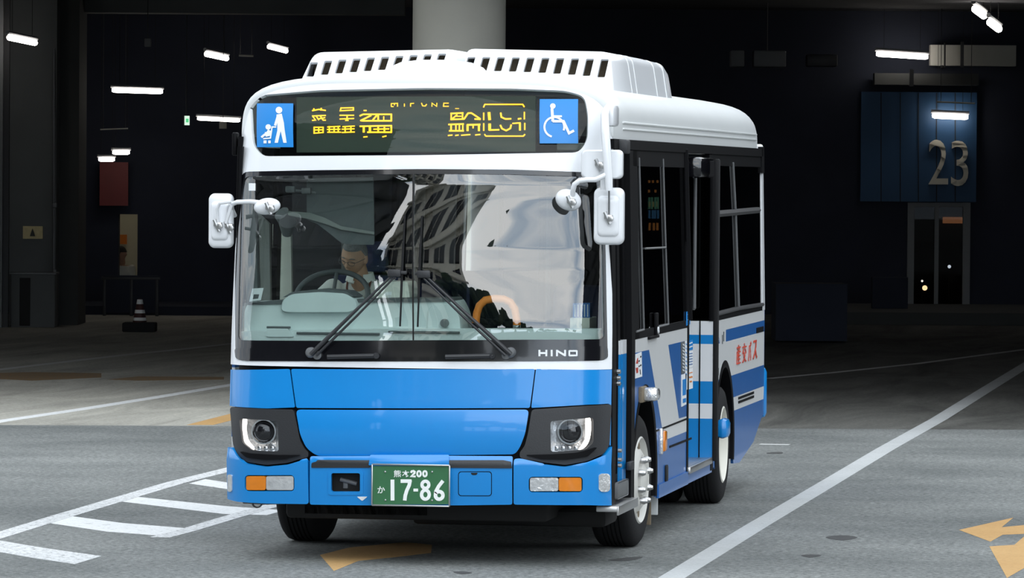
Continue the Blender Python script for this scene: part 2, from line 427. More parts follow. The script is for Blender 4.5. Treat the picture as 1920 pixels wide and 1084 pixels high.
# ================================================================== the hall and the ground
def struct(o, label=None):
    o['kind'] = 'structure'
    if label: o['label'] = label
    return o
ga, gb = on_ground(0, 797)[:2], on_ground(430, 799)[:2]
sd_ = (gb-ga)/np.linalg.norm(gb-ga); far_n = np.array([-sd_[1], sd_[0]])
def seam(t, k): return tuple(ga+sd_*t+far_n*k)
b = B()
q = [seam(-90, 0), seam(120, 0), seam(120, -190), seam(-90, -190)]
b.bm.faces.new([b.bm.verts.new((x, y, 0)) for x, y in q])
for q, k in (([seam(-90, 0), seam(5, 0), seam(5, 90), seam(-90, 90)], 2), ([seam(5, 0), seam(120, 0), seam(120, 90), seam(5, 90)], 1)):
    f = b.bm.faces.new([b.bm.verts.new((x, y, 0)) for x, y in q]); f.material_index = k
for f in b.bm.faces:
    f.normal_update()
    if f.normal.z < 0: f.normal_flip()
floor = struct(b.build('floor', [M['asphalt'], M['asphalt2'], M['concrete']], smooth=0), 'grey asphalt driveway running into an older concrete floor under the hall')
_ph = [0]
def ph(h): _ph[0] += 1; return h+.00012*(_ph[0] % 12)
def paint(name, m, pix, label=None, h=.0004):
    h = ph(h)
    pts = [on_ground(*p) for p in pix]
    bb = B(); bb.prism([(p[0], p[1], .0003) for p in pts], (0, 0, h))
    return bb.build(name, m, floor, smooth=0, label=label)
def strip_px(name, m, pix, w0, w1, label=None):
    """painted line of metric width along picture points"""
    h = ph(.0004)
    P = [on_ground(*p)[:2] for p in pix]; n = len(P); L = []; R = []
    for i, p in enumerate(P):
        d = P[min(i+1, n-1)]-P[max(i-1, 0)]; d = d/np.linalg.norm(d); k = np.array([-d[1], d[0]])*(w0+(w1-w0)*i/(n-1))/2
        L.append(p+k); R.append(p-k)
    b = B()
    for i in range(n-1):
        b.prism([(L[i][0], L[i][1], .0003), (R[i][0], R[i][1], .0003), (R[i+1][0], R[i+1][1], .0003), (L[i+1][0], L[i+1][1], .0003)], (0, 0, h))
    return b.build(name, m, floor, smooth=0, label=label)
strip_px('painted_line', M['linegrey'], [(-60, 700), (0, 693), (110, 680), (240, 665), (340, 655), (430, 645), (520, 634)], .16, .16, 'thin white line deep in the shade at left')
strip_px('painted_line', M['linewhite'], [(-60, 801), (0, 790), (150, 768), (300, 744), (432, 722), (520, 708)], .16, .16, 'long white lane line left of the bus')
strip_px('painted_line', M['linemid'], [(1190, 1130), (1262, 1082), (1420, 985), (1560, 902), (1660, 842), (1760, 786), (1850, 730), (1925, 684), (2000, 640)], .15, .17, 'broad white lane line right of the bus')
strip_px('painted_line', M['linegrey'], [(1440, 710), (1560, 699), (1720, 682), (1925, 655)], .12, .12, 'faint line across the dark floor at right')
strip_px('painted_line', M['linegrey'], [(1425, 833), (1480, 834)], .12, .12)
paint('painted_arrow', M['lineorange'], [(350, 797), (440, 774), (520, 760), (520, 772), (440, 787), (400, 797)], 'orange paint left of the bus')
paint('painted_stripe', M['lineorange_dim'], [(-20, 700), (60, 698), (190, 700), (190, 708), (60, 714), (-20, 710)], 'dull orange patch in the shade')
paint('painted_stripe', M['lineorange_dim'], [(200, 712), (260, 706), (420, 707), (420, 712), (260, 714)], 'dull orange patch in the shade')
# white ladder of hatching at the left
strip_px('hatch_rail', M['linefaint'], [(-40, 1016), (0, 1004), (110, 970), (225, 936), (330, 905), (440, 878), (520, 858)], .15, .15, 'worn far rail of the white hatching')
strip_px('hatch_rail', M['linefaint'], [(300, 1008), (350, 995), (440, 968), (525, 944), (600, 925)], .13, .13, 'worn near rail of the white hatching')
paint('hatch_bar', M['linewhite'], [(355, 907), (385, 899), (470, 912), (470, 924)], 'hatching bar nearest the bumper')
paint('hatch_bar', M['linewhite'], [(222, 940), (250, 931), (420, 949), (535, 957), (500, 966), (420, 964)], 'middle hatching bar')
paint('hatch_bar', M['linewhite'], [(85, 980), (118, 966), (230, 981), (365, 992), (318, 1006), (200, 997)], 'bold hatching bar')
paint('hatch_bar', M['linefaint'], [(-20, 1018), (0, 1014), (90, 1029), (190, 1043), (140, 1058), (60, 1046), (-20, 1032)], 'worn hatching bar at the lower left')
# orange arrows
paint('painted_arrow', M['lineorange'], [(600, 1041), (655, 1027), (760, 1017), (810, 1022), (808, 1037), (740, 1045), (672, 1052), (626, 1071)], 'orange arrow under the front of the bus')
paint('painted_arrow', M['lineorange'], [(1798, 994), (1900, 971), (1878, 989), (1930, 984), (1930, 1001), (1880, 1003), (1857, 1016)], 'upper orange arrow at the right edge')
paint('painted_arrow', M['lineorange'], [(1855, 1025), (1902, 1022), (1925, 1002), (1990, 985), (1990, 1040), (1930, 1060), (1888, 1084)], 'lower orange arrow at the right edge')
for pp in ([(1548, 1008), (1575, 1004), (1608, 1008), (1580, 1014)], [(1502, 1042), (1520, 1040), (1540, 1042), (1520, 1046)], [(1140, 1051), (1175, 1046), (1205, 1045), (1180, 1052)], [(1440, 849), (1465, 848), (1465, 851), (1440, 851)], [(850, 1073), (870, 1072), (885, 1075), (865, 1077)]):
    paint('tar_patch', M['tar'], smooth_poly(pp, 3), h=.0006)

# the covered hall
DW = 88.0
def hbox(name, m, r0, r1, d0, d1, z0, z1, parent=None, bev=0.0, label=None):
    c = hall((r0+r1)/2, (d0+d1)/2, (z0+z1)/2)
    return B().box(c, (r1-r0, d1-d0, z1-z0), bev, HALL_ROT).build(name, m, parent, label=label)
def hall_px(name, m, x0, y0, x1, y1, D, dep, parent=None, bev=0.0, label=None):
    """a block in the hall whose near face spans the picture box at distance D"""
    r0, zt = hpx(x0, y0, D); r1, zb = hpx(x1, y1, D)
    return hbox(name, m, r0, r1, D, D+dep, max(zb, .002), zt, parent, bev, label)
CEIL = 5.25
b = B(); b.prism([tuple(hall(r, d, CEIL)) for r, d in ((-26, 56), (-4, 50), (26, 43.5), (26, 100), (-26, 100))], (0, 0, .4)); struct(b.build('ceiling', M['ceil'], smooth=0))
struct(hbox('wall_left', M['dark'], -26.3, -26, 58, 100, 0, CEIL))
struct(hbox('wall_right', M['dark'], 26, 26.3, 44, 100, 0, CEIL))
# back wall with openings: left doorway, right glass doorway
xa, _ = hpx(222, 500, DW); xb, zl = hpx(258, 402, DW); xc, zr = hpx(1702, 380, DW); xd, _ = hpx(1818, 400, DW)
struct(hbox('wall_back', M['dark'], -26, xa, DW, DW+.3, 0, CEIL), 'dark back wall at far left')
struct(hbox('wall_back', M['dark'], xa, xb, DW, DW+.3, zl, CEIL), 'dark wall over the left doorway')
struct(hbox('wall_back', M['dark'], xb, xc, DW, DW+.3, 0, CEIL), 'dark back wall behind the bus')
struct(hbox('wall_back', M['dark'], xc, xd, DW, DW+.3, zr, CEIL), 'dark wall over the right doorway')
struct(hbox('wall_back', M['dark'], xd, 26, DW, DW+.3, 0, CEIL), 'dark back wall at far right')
struct(hbox('trim_1', M['dark2'], hpx(1520, 590, 82)[0], 26, 82, DW, 0.002, .2), 'low boarding platform at the right')
struct(hbox('trim_2', M['dark'], -26, hpx(560, 590, 82)[0], 84.5, DW, 0.002, .15), 'low boarding platform at the left')
# ceiling beams and ducts
struct(hbox('trim_3', M['pier'], -26, hpx(760, 20, 80)[0], 79.5, 80.2, hpx(300, 26, 80)[1], CEIL), 'rough concrete beam under the ceiling at the left')
struct(hbox('trim_4', M['ceil'], -26, 26, 62, 62.6, 4.95, CEIL), 'beam across the hall')
# round pillar behind the bus
pl_, _ = hpx(772, 50, 53); pr_, _ = hpx(948, 50, 53)
b = B(); rr = (pr_-pl_)/2; pc = hall((pl_+pr_)/2, 53+rr, 0)
b.lathe([(rr, 0), (rr, CEIL)], Matrix.Translation(Vector(pc)), seg=48)
struct(b.build('pillar', M['pillar'], None), 'round pale concrete pillar behind the bus')

# ================================================================== buildings and trees across the road (seen in the windshield; one block is unseen and added)
def office(name, label, az0, az1, dist, h, floors, bays, wall, group=None, thick=9.0):
    """az: bearing in degrees from straight ahead of the bus, + towards the door side"""
    p0 = np.array([math.sin(math.radians(az0))*dist, -math.cos(math.radians(az0))*dist]); p1 = np.array([math.sin(math.radians(az1))*dist, -math.cos(math.radians(az1))*dist])
    d = p1-p0; L = np.linalg.norm(d); d /= L; n = np.array([-d[1], d[0]])
    if n[1] > 0: n = -n                                        # away from the bus
    t = thing(name, label, 'building', (p0[0], p0[1], 0), group, (0, 0, math.atan2(d[1], d[0])))
    s = -1.0                                                   # local +x along the front, local y: -? decided below
    ly = (-math.sin(math.atan2(d[1], d[0]))*n[0] + math.cos(math.atan2(d[1], d[0]))*n[1])
    s = 1.0 if ly > 0 else -1.0
    B().box((L/2, s*thick/2, h/2), (L, thick, h), .05).build('wall', wall, t)
    fh = h/floors; bw = L/bays
    for i in range(floors):
        bb = B(); bb.box((L/2, -s*.45, fh*(i+1)-.25), (L+.6, .9, .3), .03); bb.build('ledge', wall, t)
        for j in range(bays):
            w = B(); w.box((bw*(j+.5), -s*.02, fh*i+fh*.46), (bw*.66, .10, fh*.54), .02); o = w.build('window', M['facadeglass'], t)
            w = B(); w.box((bw*(j+.5), -s*.09, fh*i+fh*.46), (.09, .06, fh*.56)); w.build('mullion', wall, o)
    return t
office('office_building', 'pale office block with dark windows mirrored in the middle of the windshield', -15.4, -1, 62, 25, 6, 5, M['facade'])
office('office_building', 'dark building mirrored in the driver side of the windshield', -62, -16.9, 55, 40, 8, 9, M['dark2'])
office('office_building', 'unseen dark block added off the door side to cut the side light', 42, 84, 46, 30, 8, 9, M['dark2'])['kind'] = 'structure'  # unseen block, added to keep skylight off the door side of the bus
def tree(label, x, y, h, r, seed):
    rnd = random.Random(seed); t = thing('tree', label, 'tree', (x, y, 0), 'trees across the road mirrored in the windshield')
    B().tube([(0, 0, 0), (.05, 0, h*.3), (0, .05, h*.6)], [.22, .17, .1], 10).build('trunk', M['bark'], t)
    b = B()
    for i in range(26):
        a, e, q = rnd.uniform(0, 2*PI), rnd.uniform(-.5, 1), rnd.uniform(.35, .95)
        c = (r*q*math.cos(a), r*q*math.sin(a), h*.62+e*h*.3)
        bm = bmesh.new(); bmesh.ops.create_icosphere(bm, subdivisions=2, radius=r*rnd.uniform(.28, .45))
        for v in bm.verts: v.co *= rnd.uniform(.75, 1.25)
        b.add(bm, Matrix.Translation(Vector(c)))
    b.build('crown', M['leaves'], t, smooth=0)
for i, (az, dist, h, r) in enumerate([(-16.3, 47, 13.0, 1.6), (-4.5, 42, 9.0, 1.6), (-2, 49, 10.0, 1.8), (.5, 56, 10.6, 1.9), (3, 42, 9.0, 1.7), (5.5, 49, 9.4, 1.8), (8, 56, 8.8, 1.8), (10.5, 42, 5.4, 1.6), (13, 49, 4.4, 1.7), (15.5, 56, 4.2, 1.7), (24, 49, 6.4, 1.5), (31, 52, 4.8, 1.9)]):  # first tree is added to cover the bright sky gap between the buildings
    tree('bushy dark green street tree mirrored low in the windshield', math.sin(math.radians(az))*dist, -math.cos(math.radians(az))*dist, h, r, i)

# ================================================================== the bus
bus = thing('bus', 'white and blue city bus with a lit amber destination sign, seen from the front', 'bus')
WR, WL, YB = 1.15, 1.172, 8.99
def tum(z): return 0 if z < 1.3 else .02*(z-1.3)
def half(x, z): return (WR if x > 0 else WL)-tum(z)
_pz = [.2, .33, .6, .9, 1.12, 1.25, 1.7, 2.1, 2.35, 2.5, 2.65, 2.8, 2.95]; _py = [.06, .035, 0, 0, .018, .03, .062, .11, .15, .18, .225, .30, .42]
def prof(z):
    z = min(max(z, .2), 2.95); i = min(max(int(np.searchsorted(_pz, z))-1, 0), len(_pz)-2)
    def sl(k):
        if k == 0: return (_py[1]-_py[0])/(_pz[1]-_pz[0])
        if k == len(_pz)-1: return (_py[-1]-_py[-2])/(_pz[-1]-_pz[-2])
        return (_py[k+1]-_py[k-1])/(_pz[k+1]-_pz[k-1])
    h = _pz[i+1]-_pz[i]; t = (z-_pz[i])/h; m0, m1 = sl(i)*h, sl(i+1)*h
    return (2*t**3-3*t*t+1)*_py[i]+(t**3-2*t*t+t)*m0+(3*t*t-2*t**3)*_py[i+1]+(t**3-t*t)*m1
def yf(x, z):
    s = abs(x)/half(x, z); s = min(s, 1.0)
    return .15*s*s+.13*s**16+prof(z)
def fsurf(x, z): return (x, yf(x, z), z)
def fsurf_bump(x, z):                                           # bumper stands out a little
    return (x, yf(x, z)-.03*max(0, min(1, (.66-z)/.05)), z)
def F(u, v):
    d = ray(u, v); Y = .1
    for _ in range(40):
        P = CAM+d*((Y-CAM[1])/d[1]); Y = .5*Y+.5*yf(P[0], P[2])
    return (float(P[0]), float(P[2]))
def FP(pts):
    out = []
    for p in pts:
        x, z = F(*p); h = half(x, z); out.append((max(-h, min(h, x)), z))
    return out
def F3(u, v, off=0.0):
    x, z = F(u, v); return (x, yf(x, z)-off, z)
XC = [-1.16, -1.145, -1.125, -1.10, -1.06, -1.0, -.9, -.75, -.55, -.3, 0, .3, .55, .75, .9, 1.0, 1.05, 1.085, 1.11, 1.13, 1.143]
ZC = [.4, .5, .6, .75, .9, 1.0, 1.12, 1.25, 1.4, 1.6, 1.8, 2.0, 2.2, 2.35, 2.5, 2.6, 2.7, 2.8, 2.86]
def front(name, m, pix, holes=(), off=0.0, th=.012, parent=bus, label=None, surf=fsurf, raw=False, hraw=(), fine=True, cuts=None):
    hs = [FP(h) for h in holes]+list(hraw)
    return patch(name, m, pix if raw else FP(pix), surf, hs, off, th, cuts[0] if cuts else XC if fine else (), cuts[1] if cuts else ZC if fine else (), parent=parent, label=label)
# side (door side) : u = Y along the bus, v = Z
def ssurf(u, v): return (WR-tum(v), u, v)
def lsurf(u, v): return (-(WL-tum(v)), u, v)
def S(u, v, X=None):
    x = WR if X is None else X
    for _ in range(5):
        P = on_x(u, v, x)
        if X is None: x = WR-tum(P[2])
    return (float(P[1]), float(P[2]))
def SP(pts): return [S(*p) for p in pts]
# roof section
Z0, RB = 2.54, .38
def rsec(t, inset=0.0):
    """t 0..pi from door side over the top"""
    c, s = math.cos(t), math.sin(t); a = half(c, Z0)
    r = (abs(c)**4+abs(s)**4)**-.25
    k = inset*abs(s)**.5
    return (a-k)*c*r, Z0+(RB-k)*s*r
NT = 48
TS = [PI*k/NT for k in range(NT+1)]

# --- white front mask with the two openings
ring0 = [rsec(t, .05) for t in TS]
zb = F(790, 691)[1]
mask = [(-(half(-1, z)), z) for z in (Z0-.02, 2.2, 1.8, 1.4)] + [(-half(-1, zb), zb), (half(1, zb), zb)] + [(half(1, z), z) for z in (1.4, 1.8, 2.2, Z0-.02)] + ring0
dest_out = rpoly([(468, 190), (492, 178), (600, 169), (790, 165), (960, 166), (1060, 170), (1096, 180), (1103, 215), (1102, 262), (1086, 286), (790, 291), (492, 293), (474, 272)], 14)
ws_out = rpoly([(453, 322), (600, 319), (790, 317), (960, 318), (1130, 324), (1136, 480), (1140, 676), (1000, 678), (790, 678), (600, 678), (441, 676), (440, 520), (446, 360)], 14)
ws_in = rpoly([(458, 331), (600, 328), (790, 326), (960, 327), (1126, 332), (1131, 480), (1134, 636), (1000, 637), (790, 638), (600, 639), (446, 638), (448, 520), (452, 370)], 10)
front('front_mask', M['white'], mask, holes=[dest_out, ws_out], raw=True, th=.02)
o = front('destination_window', M['signglass'], dest_out, off=-.012, th=.006, label='dark glass over the destination sign')
def wsurf(x, z):
    c = float(np.interp(z, [1.34, 1.45, 1.6, 1.76, 1.89, 2.08, 2.2, 2.33], [-.02, -.016, .0, .012, .008, -.02, -.04, -.05]))
    k = max(0, 1-(abs(x)/1.12)**4)*min(1, max(0, (z-1.33)/.06))*min(1, max(0, (2.34-z)/.06))
    return (x, yf(x, z)+(x-.12)*c*k+.0022*k*math.sin(5.5*z+3*x), z)
front('windshield', M['wind'], ws_in, off=-.006, th=.006, surf=wsurf, cuts=([-1.1+.055*k for k in range(41)], [1.36+.03*k for k in range(33)]), label='large curved windshield mirroring sky and buildings')
front('windshield_surround', M['black'], ws_out, holes=[ws_in], off=-.002, th=.02)
front('windshield_seam', M['black'], [(773.5, 327), (776.5, 327), (776.5, 638), (773.5, 638)], off=.001, th=.004)
front('lower_garnish', M['black'], rpoly([(441, 653), (600, 652), (790, 651), (1000, 650), (1138, 649), (1139, 672), (1120, 676), (790, 677), (460, 677), (443, 673)], 6), off=.006, th=.012, label='gloss black band under the windshield')
# maker's word on the band
hino = []
def letter(ps, w=3.6): hino.extend(strokes2d(ps, w))
letter([[(1012, 656), (1012, 668)], [(1025, 656), (1025, 668)], [(1012, 662), (1025, 662)]])
letter([[(1035, 656), (1035, 668)]])
letter([[(1045, 668), (1045, 656)], [(1045, 657.5), (1060, 666.5)], [(1060, 656), (1060, 668)]])
letter([[(1068, 658), (1082, 658)], [(1068, 666.5), (1082, 666.5)], [(1068, 657), (1068, 667.5)], [(1082, 657), (1082, 667.5)]], 3.2)
mark('lettering', M['chrome'] if False else M['decalwhite'], hino, lambda u, v: F3(u, v, .009), (0, -1, 0), bus, .004, 'silver maker name HINO')
# --- blue panels
backing = [(-half(-1, 1)+k, z) for z, k in ((1.17, .03), (.9, .03), (.66, .05), (.56, .2), (.45, .3))]+[(half(1, 1)-k, z) for z, k in ((.45, .3), (.56, .2), (.66, .05), (.9, .03), (1.17, .03))]
front('front_backing', M['satin'], backing, raw=True, off=-.035, th=.01, holes=[[(445, 778), (526, 778), (526, 850), (445, 850)], [(1028, 778), (1120, 778), (1120, 852), (1028, 852)]])
front('corner_panel', M['blue'], rpoly([(428, 693), (543, 692), (553, 764), (500, 766), (428, 761)], 3), label='blue corner panel at the driver side')
front('corner_panel', M['blue'], rpoly([(1005, 692), (1154, 693), (1154, 835), (1143, 836), (1143, 757), (1100, 759), (996, 765)], 3), label='blue corner panel at the door side')
front('front_hatch', M['blue'], rpoly([(545.5, 692), (1003, 692), (993.5, 765), (555.5, 765)], 4), label='upper blue front flap')
def fcent(x, z): return (x, yf(x, z)-.02*max(0, 1-((z-.80)/.17)**2), z)
front('front_panel', M['blue'], rpoly([(555.5, 768), (992.5, 768), (986, 812), (976, 838), (966, 852), (790, 854), (594, 855), (575, 840), (564, 815)], 9), surf=fcent, label='lower blue front panel')
# --- headlamps
def headlamp(side):
    L = side < 0
    if L:
        bez = rpoly([(432, 763), (500, 767), (551, 768), (558, 800), (563, 826), (572, 842), (579, 848), (578, 858), (562, 861), (540, 868), (500, 872), (462, 866), (446, 852), (438, 834)], 6)
        hole = rpoly([(449, 785), (521, 789), (523, 847), (474, 845), (455, 830)], 6)
        shelf = rpoly([(452, 846), (470, 850), (520, 853), (566, 853), (535, 861), (500, 862), (465, 858)], 5)
    else:
        bez = rpoly([(997, 768), (1100, 761), (1146, 758), (1142, 834), (1131, 851), (1100, 865), (1060, 872), (1018, 867), (975, 859), (974, 849), (984, 836), (990, 812)], 6)
        hole = rpoly([(1032, 790), (1112, 783), (1112, 830), (1098, 843), (1033, 848)], 6)
        shelf = rpoly([(985, 853), (1030, 852), (1080, 849), (1118, 838), (1100, 856), (1060, 862), (1015, 861)], 5)
    o = front('headlamp_bezel', M['plastic'], bez, holes=[hole], off=.004, th=.05, label='black headlamp surround at the driver side' if L else 'black headlamp surround at the door side')
    front('bezel_shelf', M['satin'], shelf, off=.018, th=.02, parent=o)
    hp = FP(hole); cx = sum(p[0] for p in hp)/len(hp); cz = sum(p[1] for p in hp)/len(hp)
    # reflector bowl behind the opening
    rb = B(); rings = []
    for k, (sc, dy) in enumerate([(1.04, .012), (.9, .045), (.72, .075), (.5, .09)]):
        rings.append([(cx+(x-cx)*sc, yf(x, z)+dy, cz+(z-cz)*sc) for x, z in hp])
    rb.loft(rings, caps=False); rb.bm.faces.new([v for v in list(rb.bm.verts)[-len(hp):]])
    o = rb.build('headlamp', M['clear'], bus, label='clear headlamp at the driver side' if L else 'clear headlamp at the door side')
    px = 493 if L else 1068
    c = F3(px, 810)
    lb = B(); lb.lathe([(.068, -.02), (.069, .02), (.058, .032), (.054, .03), (.036, .045), (0, .05)], Matrix.Translation((c[0], c[1]+.055, c[2])) @ Matrix.Rotation(PI/2, 4, 'X'), 28)
    lb.build('projector', M['black'], o)
    rg = B(); rg.lathe([(.068, 0), (.076, .0), (.076, .012), (.068, .012)], Matrix.Translation((c[0], c[1]+.03, c[2])) @ Matrix.Rotation(PI/2, 4, 'X'), 28, closed=True)
    rg.build('projector_ring', M['chrome'], o)
    if L: st = smooth_poly([(452, 787), (459, 787), (458, 805), (462, 825), (472, 838), (473, 844), (462, 838), (453, 822)], 3)
    else: st = smooth_poly([(1100, 785), (1109, 785), (1110, 808), (1106, 828), (1097, 840), (1086, 844), (1094, 832), (1100, 818)], 3)
    front('daylight_strip', M['drl'], st, off=-.012, th=.01, parent=o, fine=False)
    bars = B()
    for k in range(4):
        p, q = (F3(470+12*k, 838, -.04), F3(474+12*k, 846, -.03)) if L else (F3(1040+12*k, 838, -.04), F3(1044+12*k, 846, -.03))
        bars.box(((p[0]+q[0])/2, p[1], (p[2]+q[2])/2), (.022, .02, .03), .004)
    bars.build('reflector_facet', M['chrome'], o)
    front('headlamp_glass', M['lens'], hole, off=-.002, th=.004, parent=o)
headlamp(-1); headlamp(1)
# --- bumper
bl = rpoly([(428, 838), (438, 839), (446, 854), (462, 869), (500, 875), (541, 871), (564, 864), (580, 860), (581.5, 944), (500, 943), (450, 940), (428, 934)], 5)
br = rpoly([(964.5, 862), (976, 861), (1018, 870), (1060, 875), (1101, 868), (1133, 854), (1144, 838), (1156, 836), (1156, 947), (1100, 946), (964.5, 945)], 5)
cm = rpoly([(584, 857), (790, 856), (962, 857), (962, 945), (790, 947), (584, 945)], 4)
ind_l = rrect(463, 890, 555, 920, 7); ind_r = rrect(993, 893, 1093, 922, 7)
slot = rrect(622, 884, 680, 923, 4)
oL = front('bumper_corner', M['blue'], bl, holes=[ind_l], off=.012, th=.03, surf=fsurf_bump, label='blue bumper corner at the driver side')
oR = front('bumper_corner', M['blue'], br, holes=[ind_r], off=.012, th=.03, surf=fsurf_bump, label='blue bumper corner at the door side')
oC = front('bumper_center', M['blue'], cm, holes=[slot], off=.012, th=.03, surf=fsurf_bump)
def bturn(name, y0, y1, x0, xm, x1, amber_left, parent):
    a = [(x0+1, y0+1), (xm-1, y0+1), (xm-1, y1-1), (x0+1, y1-1)]; c = [(xm, y0+1), (x1-1, y0+1), (x1-1, y1-1), (xm, y1-1)]
    front('turn_signal', M['amber'] if amber_left else M['clear'], rpoly(a, 4), off=.008, th=.03, surf=fsurf_bump, label='amber turn signal' if amber_left else 'clear fog lamp', parent=bus)
    front('turn_signal' if not amber_left else 'fog_lamp', M['clear'] if amber_left else M['amber'], rpoly(c, 4), off=.008, th=.03, surf=fsurf_bump, label='clear fog lamp' if amber_left else 'amber turn signal', parent=bus)
bturn('l', 891, 919, 464, 502, 554, True, oL); bturn('r', 894, 921, 994, 1049, 1092, False, oR)
front('indicator_recess', M['satin'], rrect(458, 886, 560, 924, 8), off=-.022, th=.01, surf=fsurf_bump)
front('indicator_recess', M['satin'], rrect(988, 889, 1098, 926, 8), off=-.022, th=.01, surf=fsurf_bump)
front('corner_marker', M['clear'], rrect(1121, 887, 1141, 921, 7), off=.018, th=.01, surf=fsurf_bump, label='small clear corner lamp at the door side')
front('corner_marker', M['clear'], rrect(433.5, 889, 441, 921, 3), off=.018, th=.01, surf=fsurf_bump, label='small clear corner lamp at the driver side')
front('bumper_pad', M['plastic'], rpoly([(588, 867), (598, 864), (697, 865), (697, 876), (587, 876)], 2), off=.018, th=.01, surf=fsurf_bump, parent=oC)
front('bumper_pad', M['plastic'], rpoly([(844, 865), (945, 865), (960, 868), (962, 877), (844, 876)], 2), off=.018, th=.01, surf=fsurf_bump, parent=oC)
front('tow_recess', M['under'], rrect(618, 880, 684, 927, 4), off=-.06, th=.01, surf=fsurf_bump, parent=oC)
b = B(); p = F3(652, 906, -.03); b.tube([(p[0]-.05, p[1], p[2]+.02), (p[0]+.05, p[1], p[2]-.005)], .014); b.box((p[0]-.02, p[1]+.01, p[2]), (.03, .02, .07), .005); b.build('tow_hook', M['greymetal'], oC)
front('tow_frame', M['blue'], rrect(618, 880, 684, 927, 6), holes=[rrect(624, 886, 678, 921, 4)], off=.016, th=.02, surf=fsurf_bump, parent=oC)
front('hatch_gap', M['satin'], rrect(861, 883, 924, 929, 6), holes=[rrect(862.4, 884.4, 922.6, 927.6, 5)], off=.0135, th=.003, surf=fsurf_bump, parent=oC)
front('access_hatch', M['blue'], rrect(862.4, 884.4, 922.6, 927.6, 5), off=.0145, th=.006, surf=fsurf_bump, parent=oC)
front('hatch_notch', M['under'], rpoly([(884, 885.5), (898, 885.5), (895, 889.5), (887, 889.5)], 2), off=.016, th=.003, surf=fsurf_bump, parent=oC, fine=False)
front('number_plate_latch', M['decalwhite'], rpoly([(672, 930), (692, 930), (682, 938)], 2), off=.016, th=.004, surf=fsurf_bump, parent=oC, fine=False)
# --- number plate: a flat plate in a chrome frame
yp = F3(770, 910)[1]-.10
def PL(u, v): return tuple(on_y(690+u/10.841, 860+v/10.84, yp))
plate = B(); plate.prism([PL(*p) for p in rrect(100, 150, 1640, 930, 25)], (0, .012, 0)); plate = plate.build('number_plate', M['plategreen'], bus, smooth=0, label='green number plate with white characters')
fr = B(); x0, z0 = PL(82, 945)[0], PL(82, 945)[2]; x1, z1 = PL(1660, 140)[0], PL(1660, 140)[2]
for c, d in ((((x0+x1)/2, yp, z0), (x1-x0, .02, .009)), (((x0+x1)/2, yp, z1), (x1-x0, .02, .009)), ((x0, yp, (z0+z1)/2), (.009, .02, z1-z0)), ((x1, yp, (z0+z1)/2), (.009, .02, z1-z0))): fr.box(c, d, .002)
fr.box(((x0+x1)/2, yp+.05, (z0+z1)/2), (x1-x0-.03, .08, z1-z0-.03))
fr.build('plate_frame', M['steel'], plate)
front('plate_visor', M['blue'], rpoly([(697, 857), (843, 857), (845, 871), (695, 871)], 2), off=.03, th=.03, surf=fsurf_bump)
P2 = []
P2 += strokes2d([[76, (498, 428), (500, 852)]], 76)
P2 += strokes2d([[72, (665, 458), (885, 458)], [72, (860, 440), (838, 545), (790, 650), (760, 750), (748, 852)]], 72)
P2 += strokes2d([[58, (925, 640), (1018, 640)]], 58)
P2 += strokes2d([ring2d(1168, 532, 70, 72, 66), ring2d(1168, 733, 78, 92, 68)], 66)
P2 += strokes2d([ring2d(1448, 748, 76, 78, 72), [72, (1525, 452), (1440, 560), (1385, 660), (1372, 745)]], 72)
P2 += text_in('熊', 525, 235, 672, 378)+text_in('本', 695, 240, 838, 378)+text_in('か', 195, 565, 345, 705)
P2 += strokes2d([[42, (875, 290), (890, 258), (925, 252), (950, 270), (945, 300), (880, 362), (970, 362)]], 42)
P2 += strokes2d([ring2d(1038, 308, 36, 54, 38), ring2d(1158, 308, 36, 54, 38)], 38)
mark('plate_characters', M['platewhite'], P2, lambda u, v: PL(u, v), (0, -1, 0), plate, .003)
bo = B()
for p in ((350, 268), (1305, 270), (355, 843), (1303, 850)): bo.lathe([(.006, 0), (.005, .006), (0, .008)], Matrix.Translation(Vector(PL(*p))) @ Matrix.Rotation(PI/2, 4, 'X'), 10)
bo.build('plate_bolt', M['steel'], plate)

